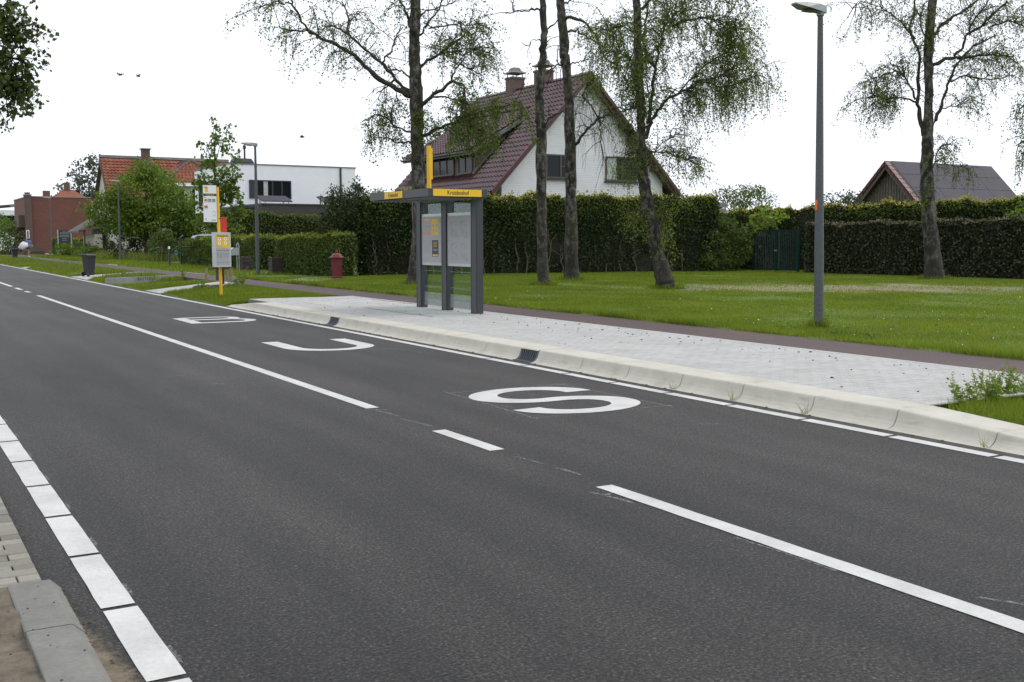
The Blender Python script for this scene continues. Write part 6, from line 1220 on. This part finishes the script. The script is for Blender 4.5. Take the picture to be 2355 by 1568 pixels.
for u, v, top, lb, bg_ in ((1882, 752, 5.23, 'tall galvanised street lamp with orange number tag on the lawn edge', True), (593, 632, 5.42, 'galvanised street lamp between the brick gate pillars and the cycle path', False), (277, 599.6, 5.6, 'street lamp with white lantern before the yellow-green tree', False), (119, 587, 5.5, 'street lamp in front of the red brick wall', False), (38, 580, 5.5, 'farthest street lamp before the white far house', False)):
    g = gnd(u, v, GZ); lp_ = lamp((g[0], g[1], GZ - .01), top, lb, bg_)
    if bg_: lp_.rotation_euler = (-.0106, -.018, 0)      # the column leans a little
g = gnd(286, 598, GZ); tag(obj('cabinet', MB().frustum(g[0] - .15, g[0] + .15, g[1] + .3, g[1] + .6, GZ - .1, GZ + .75, .03, .04), 'concrete_grey'), 'low grey cable cabinet beside the lamp with white lantern', 'cabinet')
# ================================================================== SMALL THINGS
# red pillar letter box
g = gnd(775, 642, GZ); o = thing('pillar_box', 'old red cast-iron pillar letter box before the hedge', 'letter box', (g[0], g[1], GZ), R_(-28))
obj('plinth', MB().lathe([(.275, -.05), (.275, .04), (.255, .06)], (0, 0, 0), 4), 'post_red', o, local=True)
bd = obj('body', MB().lathe([(.262, .05), (.262, .10), (.245, .12), (.245, .74), (.262, .76), (.262, .79)], (0, 0, 0), 4), 'post_red', o, local=True)
obj('door', MB().bb(-.12, .12, -.186, -.172, .18, .62), 'post_red', bd, local=True); obj('slot', MB().bb(-.09, .09, -.190, -.172, .67, .69), 'sign_black', bd, local=True)
obj('cap', MB().lathe([(.265, .79), (.28, .82), (.265, .85), (.21, .87), (.18, .93), (.11, .975), (.05, .99), (.03, 1.0), (.042, 1.02), (.045, 1.04), (.03, 1.07), (.005, 1.095)], (0, 0, 0), 16), 'post_red', o, local=True)
# metal letter box on tube stand
g = gnd(548, 626, GZ); o = thing('letter_box', 'stainless steel letter box on a bent tube stand', 'letter box', (g[0], g[1], GZ))
obj('stand', MB().tube([(-.05, 0, -.1), (-.05, 0, 1.22), (-.03, 0, 1.31), (0, 0, 1.34), (.03, 0, 1.31), (.05, 0, 1.22), (.05, 0, -.1)], .018, 8), 'alu', o, local=True)
obj('box', MB().prism([(-.34, -.16, .78), (.0, -.16, .78), (.0, -.16, 1.10), (-.24, -.16, 1.13), (-.34, -.16, 1.05)], (0, .28, 0)), 'alu', o, local=True); obj('flap', MB().bb(-.348, -.341, -.14, .10, .82, 1.02), 'wood_brown', o, local=True)
# brick gate pillars
for u, v, lb in ((566, 626, 'low dark brick gate pillar behind the steel letter box'), (634, 630, 'low dark brick gate pillar right of the street lamp')):
    g = gnd(u, v, GZ); o = thing('gate_pillar', lb, 'pillar', (g[0], g[1], GZ), group='brick gate pillars'); x, y = float(g[0]), float(g[1])
    for k in range(9):
        for a in range(2):
            dx = (-.125 + .25 * a) if k % 2 else 0; dy = 0 if k % 2 else (-.125 + .25 * a)
            sx_, sy_ = (.235, .48) if k % 2 else (.48, .235); j = rnd.uniform(-.012, .012); obj('brick', MB().frustum(dx - sx_ / 2 + j, dx + sx_ / 2 + j, dy - sy_ / 2 - j, dy + sy_ / 2 - j, -.05 + k * .085, .028 + k * .085, .006, .006), 'pillar_brick', o, local=True)
    obj('mortar_core', MB().bb(-.22, .22, -.22, .22, -.1, .70), 'soil', o, local=True)
# wheeled bins
def bin_(base, label, rz):
    o = thing('wheeled_bin', label, 'bin', base, rz, 'wheeled bins at the road edge')
    obj('body', MB().add([(-.18, -.20, .05), (.18, -.20, .05), (.18, .17, .05), (-.18, .17, .05), (-.24, -.27, .86), (.24, -.27, .86), (.24, .24, .86), (-.24, .24, .86)], [(3, 2, 1, 0), (4, 5, 6, 7), (0, 1, 5, 4), (1, 2, 6, 5), (2, 3, 7, 6), (3, 0, 4, 7)]), 'bin_black', o, local=True)
    obj('rim', MB().bb(-.265, .265, -.29, .26, .83, .885), 'bin_black', o, local=True)
    obj('lid', MB().add([(-.275, -.31, .89), (.275, -.31, .89), (.275, .30, .89), (-.275, .30, .89), (-.22, -.26, .945), (.22, -.26, .945), (.22, .27, .965), (-.22, .27, .965)], [(3, 2, 1, 0), (4, 5, 6, 7), (0, 1, 5, 4), (1, 2, 6, 5), (2, 3, 7, 6), (3, 0, 4, 7)]), 'bin_black', o, local=True)
    obj('handle', MB().tube([(-.20, .33, .90), (.20, .33, .90)], .018, 8), 'bin_black', o, local=True)
    o.scale = (.80, .80, 1.02)
    for sx_ in (-1, 1):
        m_ = MB().lathe([(.10, -.025), (.10, .025)], (0, 0, 0), 14); mm_ = MB(); mm_.v = [(sx_ * .225 + p[2], .20 + p[0], .10 + p[1]) for p in m_.v]; mm_.f = m_.f; obj('wheel', mm_, 'rubber', o, local=True)
    return o
g = gnd(205, 635.3, .05); bin_((g[0], g[1], .045), 'black wheeled bin standing on the concrete driveway slab', R_(115)); g = gnd(34, 599.8, .05); bin_((g[0], g[1], .04), 'farther black wheeled bin in the grass verge', R_(95))
# culvert headwalls
tag(obj('culvert_headwall', MB().prism([(7.45, 42.2, -.35), (10.45, 44.6, -.35), (10.35, 44.78, -.35), (7.35, 42.38, -.35)], (0, 0, .54)), 'concrete_grey'), 'low grey concrete culvert headwall in the verge', 'wall')
tag(obj('culvert_headwall', MB().prism([(7.6, 51.2, -.2), (10.4, 53.6, -.2), (10.3, 53.75, -.2), (7.5, 51.35, -.2)], (0, 0, .33)), 'concrete_grey'), 'low concrete edge behind the nearer wheeled bin', 'wall')
tag(obj('culvert_headwall', MB().prism([(7.6, 63.2, -.2), (10.4, 66.0, -.2), (10.3, 66.15, -.2), (7.5, 63.35, -.2)], (0, 0, .33)), 'concrete_grey'), 'far low concrete edge among the tall weeds', 'wall')
# marker post with white top, letter box on red post
g = gnd(390, 613, GZ); o = thing('marker_post', 'short dark marker post with pale reflector at the path', 'post', (g[0], g[1], GZ)); obj('post', MB().lathe([(.055, -.1), (.055, 1.05), (.04, 1.08)], (0, 0, 0), 10), 'anthracite', o, local=True); obj('reflector', MB().lathe([(.058, .98), (.058, 1.085), (.03, 1.12)], (0, 0, 0), 10), 'reflector', o, local=True)
g = gnd(315, 597, GZ); o = thing('letter_box', 'dark letter box on a rusty red post beside the rounded shrub', 'letter box', (g[0], g[1], GZ)); obj('post', MB().lathe([(.06, -.1), (.06, 1.1)], (0, 0, 0), 8), 'chimney_brick', o, local=True); obj('box', MB().prism([(-.55, -.15, .95), (-.05, -.15, .95), (-.05, -.15, 1.5), (-.15, -.15, 1.62), (-.55, -.15, 1.58)], (0, .3, 0)), 'frame_dark', o, local=True)
# green tube fence
o = thing('tube_fence', 'green tubular metal fence beside the parked car', 'fence', (17.0, 67.0, GZ)); pa = at(417, 610, 67.); pa = gnd(417, 612, GZ)
xa, ya = float(pa[0]), float(pa[1]); obj('post', MB().tube([(xa, ya, 0), (xa, ya, 1.75), (xa + .15, ya + .1, 1.85)], .05, 8), 'green_paint', o); obj('post', MB().tube([(xa + 1.3, ya - .2, 0), (xa + 1.3, ya - .2, 1.2)], .05, 8), 'green_paint', o); obj('rail', MB().tube([(xa, ya, 1.2), (xa + 2.2, ya - .3, 1.2)], .035, 8), 'green_paint', o)
# parked car behind the hedge
o = thing('parked_car', 'silver people carrier parked behind the scrubby hedge', 'car', (19.75, 72.0, GZ), R_(-60)); o.scale = (1.2, 1.2, 1.24)
def sect(ps, y): return [(x, y, z) for x, z in ps]
body = [(-2.0, .35), (-2.05, .75), (-1.9, .95), (-1.1, 1.02), (1.5, 1.0), (2.0, .8), (2.05, .4)]
obj('body', MB().prism(sect(body, -.85), (0, 1.7, 0)), 'car_silver', o, local=True)
cab = [(-1.75, 1.0), (-1.3, 1.42), (-.6, 1.52), (.5, 1.50), (1.25, 1.02)]
cb_ = obj('cabin', MB().add([(x, (-.82 if z < 1.2 else -.62), z) for x, z in cab] + [(x, (.82 if z < 1.2 else .62), z) for x, z in cab], [tuple(range(4, -1, -1)), tuple(range(5, 10))] + [(i, i + 1, 6 + i, 5 + i) for i in range(4)]), 'car_silver', o, local=True)
for s_ in (-1, 1): obj('side_window', MB().add([(-1.2, s_ * .735, 1.12), (-.95, s_ * .655, 1.42), (.4, s_ * .655, 1.42), (.95, s_ * .76, 1.1)], [(0, 1, 2, 3)]), 'glass_dark', cb_, local=True)
obj('windscreen', MB().add([(.62, -.6, 1.46), (.62, .6, 1.46), (1.2, .74, 1.09), (1.2, -.74, 1.09)], [(0, 1, 2, 3)]), 'glass_dark', cb_, local=True)
obj('mirror', MB().box((.7, -.95, 1.05), (.15, .2, .13)), 'car_silver', o, local=True)
for x in (-1.3, 1.3):
    for s_ in (-1, 1):
        m_ = MB().lathe([(.31, -.09), (.31, .09)], (0, 0, 0), 16); mm_ = MB(); mm_.v = [(x + p[0], s_ * .80 + p[2], .31 + p[1]) for p in m_.v]; mm_.f = m_.f; wh = obj('wheel', mm_, 'rubber', o, local=True)
        m_ = MB().lathe([(.2, -.1), (.2, .1)], (0, 0, 0), 12); mm_ = MB(); mm_.v = [(x + p[0], s_ * .81 + p[2], .31 + p[1]) for p in m_.v]; mm_.f = m_.f; obj('rim', mm_, 'alu', wh, local=True)
# blue tarp
p = at(403, 573, 78); mb = MB(); vs = []; 
for j in range(7):
    for i in range(9): a, b_ = i / 8, j / 6; vs.append((p[0] - .8 + 1.7 * a, p[1] - .5 + 1.0 * b_, GZ + .75 * math.sin(math.pi * min(1, a * 1.05)) * (.55 + .45 * math.sin(math.pi * b_)) + rnd.uniform(-.05, .05)))
tag(obj('tarpaulin', mb.add(vs, [(j * 9 + i, j * 9 + i + 1, (j + 1) * 9 + i + 1, (j + 1) * 9 + i) for j in range(6) for i in range(8)]), 'tarp_blue'), 'crumpled blue tarpaulin over a heap in the garden', 'tarpaulin')
# black notice board
g = gnd(150, 588, GZ); o = thing('notice_board', 'black notice board with pale lettering on two posts before the brick wall', 'sign', (g[0], g[1], GZ)); w2 = .58
for s_ in (-1, 1): obj('post', MB().bb(s_ * w2 - .05, s_ * w2 + .05, -.05, .05, -.1, 2.42), 'alu', o, local=True)
bd = obj('board', MB().bb(-w2 + .05, w2 - .05, -.03, .03, 1.2, 2.40), 'print_dark', o, local=True)
for k, (a, z) in enumerate(((.12, 2.3), (.38, 2.16), (.42, 2.05), (.40, 1.9), (.46, 1.80), (.2, 1.62), (.22, 1.45))): obj('lettering', MB().bb(-a, a, -.036, -.031, z - .02, z + .02), 'print_grey', bd, local=True)
# stone heap
rnd.seed(9); o_c = gnd(142, 588, GZ)
for k in range(16):
    a = rnd.uniform(0, 6.28); r = rnd.random() ** .5 * 1.2; s_ = rnd.uniform(.16, .30); z = GZ + (.42 if k > 11 else .18 if k > 6 else 0) * (1 - r / 2)
    tag(obj('boulder', MB().lathe([(s_ * .7, -.05), (s_, s_ * .3), (s_ * .8, s_ * .75), (s_ * .3, s_)], (o_c[0] + math.cos(a) * r, o_c[1] + 1 + math.sin(a) * r, z), 6, a), 'concrete_grey'), 'rough grey stone in the heap beside the notice board', 'stone', 'stones in the heap')
# brick bench
pc_ = at(78, 575, 106); tag(obj('garden_wall', MB().bb(pc_[0] - .9, pc_[0] + .9, pc_[1], pc_[1] + .4, 0, .45).bb(pc_[0] - 1, pc_[0] + 1, pc_[1] - .05, pc_[1] + .45, .452, .52).bb(pc_[0] - .8, pc_[0] + .8, pc_[1] + .1, pc_[1] + .4, .523, 1.1), 'chimney_brick'), 'low brown brick wall in front of the brick building', 'wall')
# ---- green gate
GX = 36.45; o = thing('garden_gate', 'dark green two-leaf metal bar gate between the hedges', 'gate', (GX, 37.4, GZ))
for y in (36.05, 37.42, 38.95): obj('post', MB().bb(GX - .05, GX + .05, y - .05, y + .05, 0, 2.12), 'green_paint', o)
for y0, y1 in ((36.11, 37.36), (37.48, 38.89)):
    lf = obj('leaf_frame', MB().bb(GX - .03, GX + .03, y0, y1, 2.02, 2.08).bb(GX - .03, GX + .03, y0, y1, .20, .26).bb(GX - .029, GX + .029, y0, y0 + .05, .26, 2.02).bb(GX - .029, GX + .029, y1 - .05, y1, .26, 2.02), 'green_paint', o); k = int((y1 - y0) / .11)
    for i in range(1, k): yy = y0 + (y1 - y0) * i / k; obj('bar', MB().bb(GX - .014, GX + .014, yy - .014, yy + .014, .26, 2.02), 'green_paint', lf)
obj('latch', MB().box((GX - .07, 37.42, 1.12), (.04, .14, .06)), 'alu', o)
# ---- person
rnd.seed(4); g = gnd(67, 590.7, GZ); PXp, PYp = float(g[0]), float(g[1]); pr = thing('person', 'person in a blue denim dress walking on the path with a tan shoulder bag', 'person', (PXp, PYp, GZ), R_(-150))
V = [(0, 0, .90), (0, 0, 1.10), (0, 0, 1.32), (0, 0, 1.42), (0, .02, 1.50), (0, .03, 1.58), (.09, 0, .86), (.10, .10, .48), (.10, .05, .09), (.10, .17, .03), (-.09, 0, .86), (-.10, -.03, .48), (-.11, -.18, .10), (-.11, -.06, .03), (.17, 0, 1.36), (.23, .03, 1.10), (.20, .22, .98), (.19, .30, .96), (-.17, 0, 1.36), (-.26, .0, 1.10), (-.30, .14, .92), (-.31, .20, .88)]
E = [(0, 1), (1, 2), (2, 3), (3, 4), (4, 5), (0, 6), (6, 7), (7, 8), (8, 9), (0, 10), (10, 11), (11, 12), (12, 13), (2, 14), (14, 15), (15, 16), (16, 17), (2, 18), (18, 19), (19, 20), (20, 21)]
RD = [.14, .13, .14, .06, .055, .09, .09, .065, .04, .04, .09, .065, .04, .04, .06, .045, .035, .03, .06, .045, .035, .03]
me = bpy.data.meshes.new('body'); me.from_pydata(V, E, []); me.materials.append(MATS['skin']); bo = link('body', me, pr)
sm = bo.modifiers.new('skin', 'SKIN'); bo.modifiers.new('sub', 'SUBSURF').levels = 2
for i, r in enumerate(RD): me.skin_vertices[0].data[i].radius = (r, r * .85)
me.skin_vertices[0].data[0].use_root = True; bo.modifiers['sub'].render_levels = 2
obj('head', MB().lathe([(.03, 0), (.065, .03), (.083, .09), (.086, .14), (.07, .20), (.03, .225)], (0, .03, 1.49), 12), 'skin', pr, local=True, smooth=True)
obj('hair', MB().lathe([(.10, -.12), (.105, 0), (.102, .08), (.08, .14), (.03, .165)], (0, -.005, 1.57), 12), 'hair', pr, local=True, smooth=True)
obj('dress', MB().lathe([(.235, .70), (.225, .80), (.20, .92), (.165, 1.06), (.185, 1.25), (.20, 1.36), (.13, 1.43), (.07, 1.45)], (0, 0, 0), 16, 0, 1.05, .8), 'denim', pr, local=True, smooth=True)
for s_, q in ((1, ((.15, 0, 1.38), (.22, .01, 1.24), (.235, .03, 1.10))), (-1, ((-.15, 0, 1.38), (-.235, .0, 1.24), (-.26, .0, 1.10)))): obj('sleeve', MB().tube(q, [.085, .078, .07], 10), 'denim', pr, local=True, smooth=True)
for x, y in ((.10, .11), (-.11, -.12)): obj('shoe', MB().lathe([(.05, 0), (.055, .03), (.04, .07)], (x, y, 0), 8, 0, .9, 2.1), 'cloth_white', pr, local=True)
tag(obj('shoulder_bag', MB().box((PXp + .05, PYp - .25, 1.03 + GZ), (.34, .14, .2)).tube([(PXp - .1, PYp - .2, 1.1 + GZ), (PXp - .12, PYp - .15, 1.35 + GZ), (PXp - .15, PYp - .02, 1.52 + GZ)], .014, 5), 'bag_tan'), 'tan shoulder bag worn across the denim dress', 'bag')
mb = MB(); vs = []; cxx, cyy, czz = PXp - .42, PYp - .2, GZ + .90
for j in range(9):
    for i in range(14):
        a = 2 * math.pi * i / 14; b_ = math.pi * j / 8; rr0 = 1 + .16 * math.sin(3 * a + j) + .12 * math.sin(5 * a - 2 * j) + .15 * math.cos(b_) ; vs.append((cxx + .36 * math.sin(b_) * math.cos(a) * rr0 + .25 * (math.cos(b_) < -.3) * -.3, cyy + .3 * math.sin(b_) * math.sin(a) * rr0, czz + .33 * math.cos(b_) * rr0))
tag(obj('laundry_bundle', mb.add(vs, [(j * 14 + i, j * 14 + (i + 1) % 14, (j + 1) * 14 + (i + 1) % 14, (j + 1) * 14 + i) for j in range(8) for i in range(14)]), 'cloth_white', smooth=True), 'billowing white cloth bundle carried by the person in denim', 'cloth')
# ---- birds
for u, v, d_, rz, sz, lb in ((276, 172, 40, .6, .21, 'dark bird with bent wings over the left of the sky'), (318, 175, 42, 2.2, .13, 'small bird gliding beside the bent-winged bird'), (694, 315, 45, 1.4, .16, 'small bird above the white cube house')):
    p = at(u, v, d_); o = thing('bird', lb, 'bird', p, rz)
    obj('body', MB().lathe([(.008, -.1), (.03, -.05), (.036, 0), (.026, .06), (.02, .085), (.004, .12)], (0, 0, 0), 8), 'bird', o, local=True, smooth=True).rotation_euler = (R_(90), 0, 0)
    for s_ in (-1, 1): obj('wing', MB().add([(0, .04, .01), (0, -.05, .01), (s_ * sz * .6, -.03, .06), (s_ * sz * .55, .05, .07), (s_ * sz, -.06, -.02), (s_ * sz * 1.15, -.1, -.08)], [(0, 1, 2, 3), (3, 2, 5, 4)]), 'bird', o, local=True)
print('objects', len(bpy.data.objects))
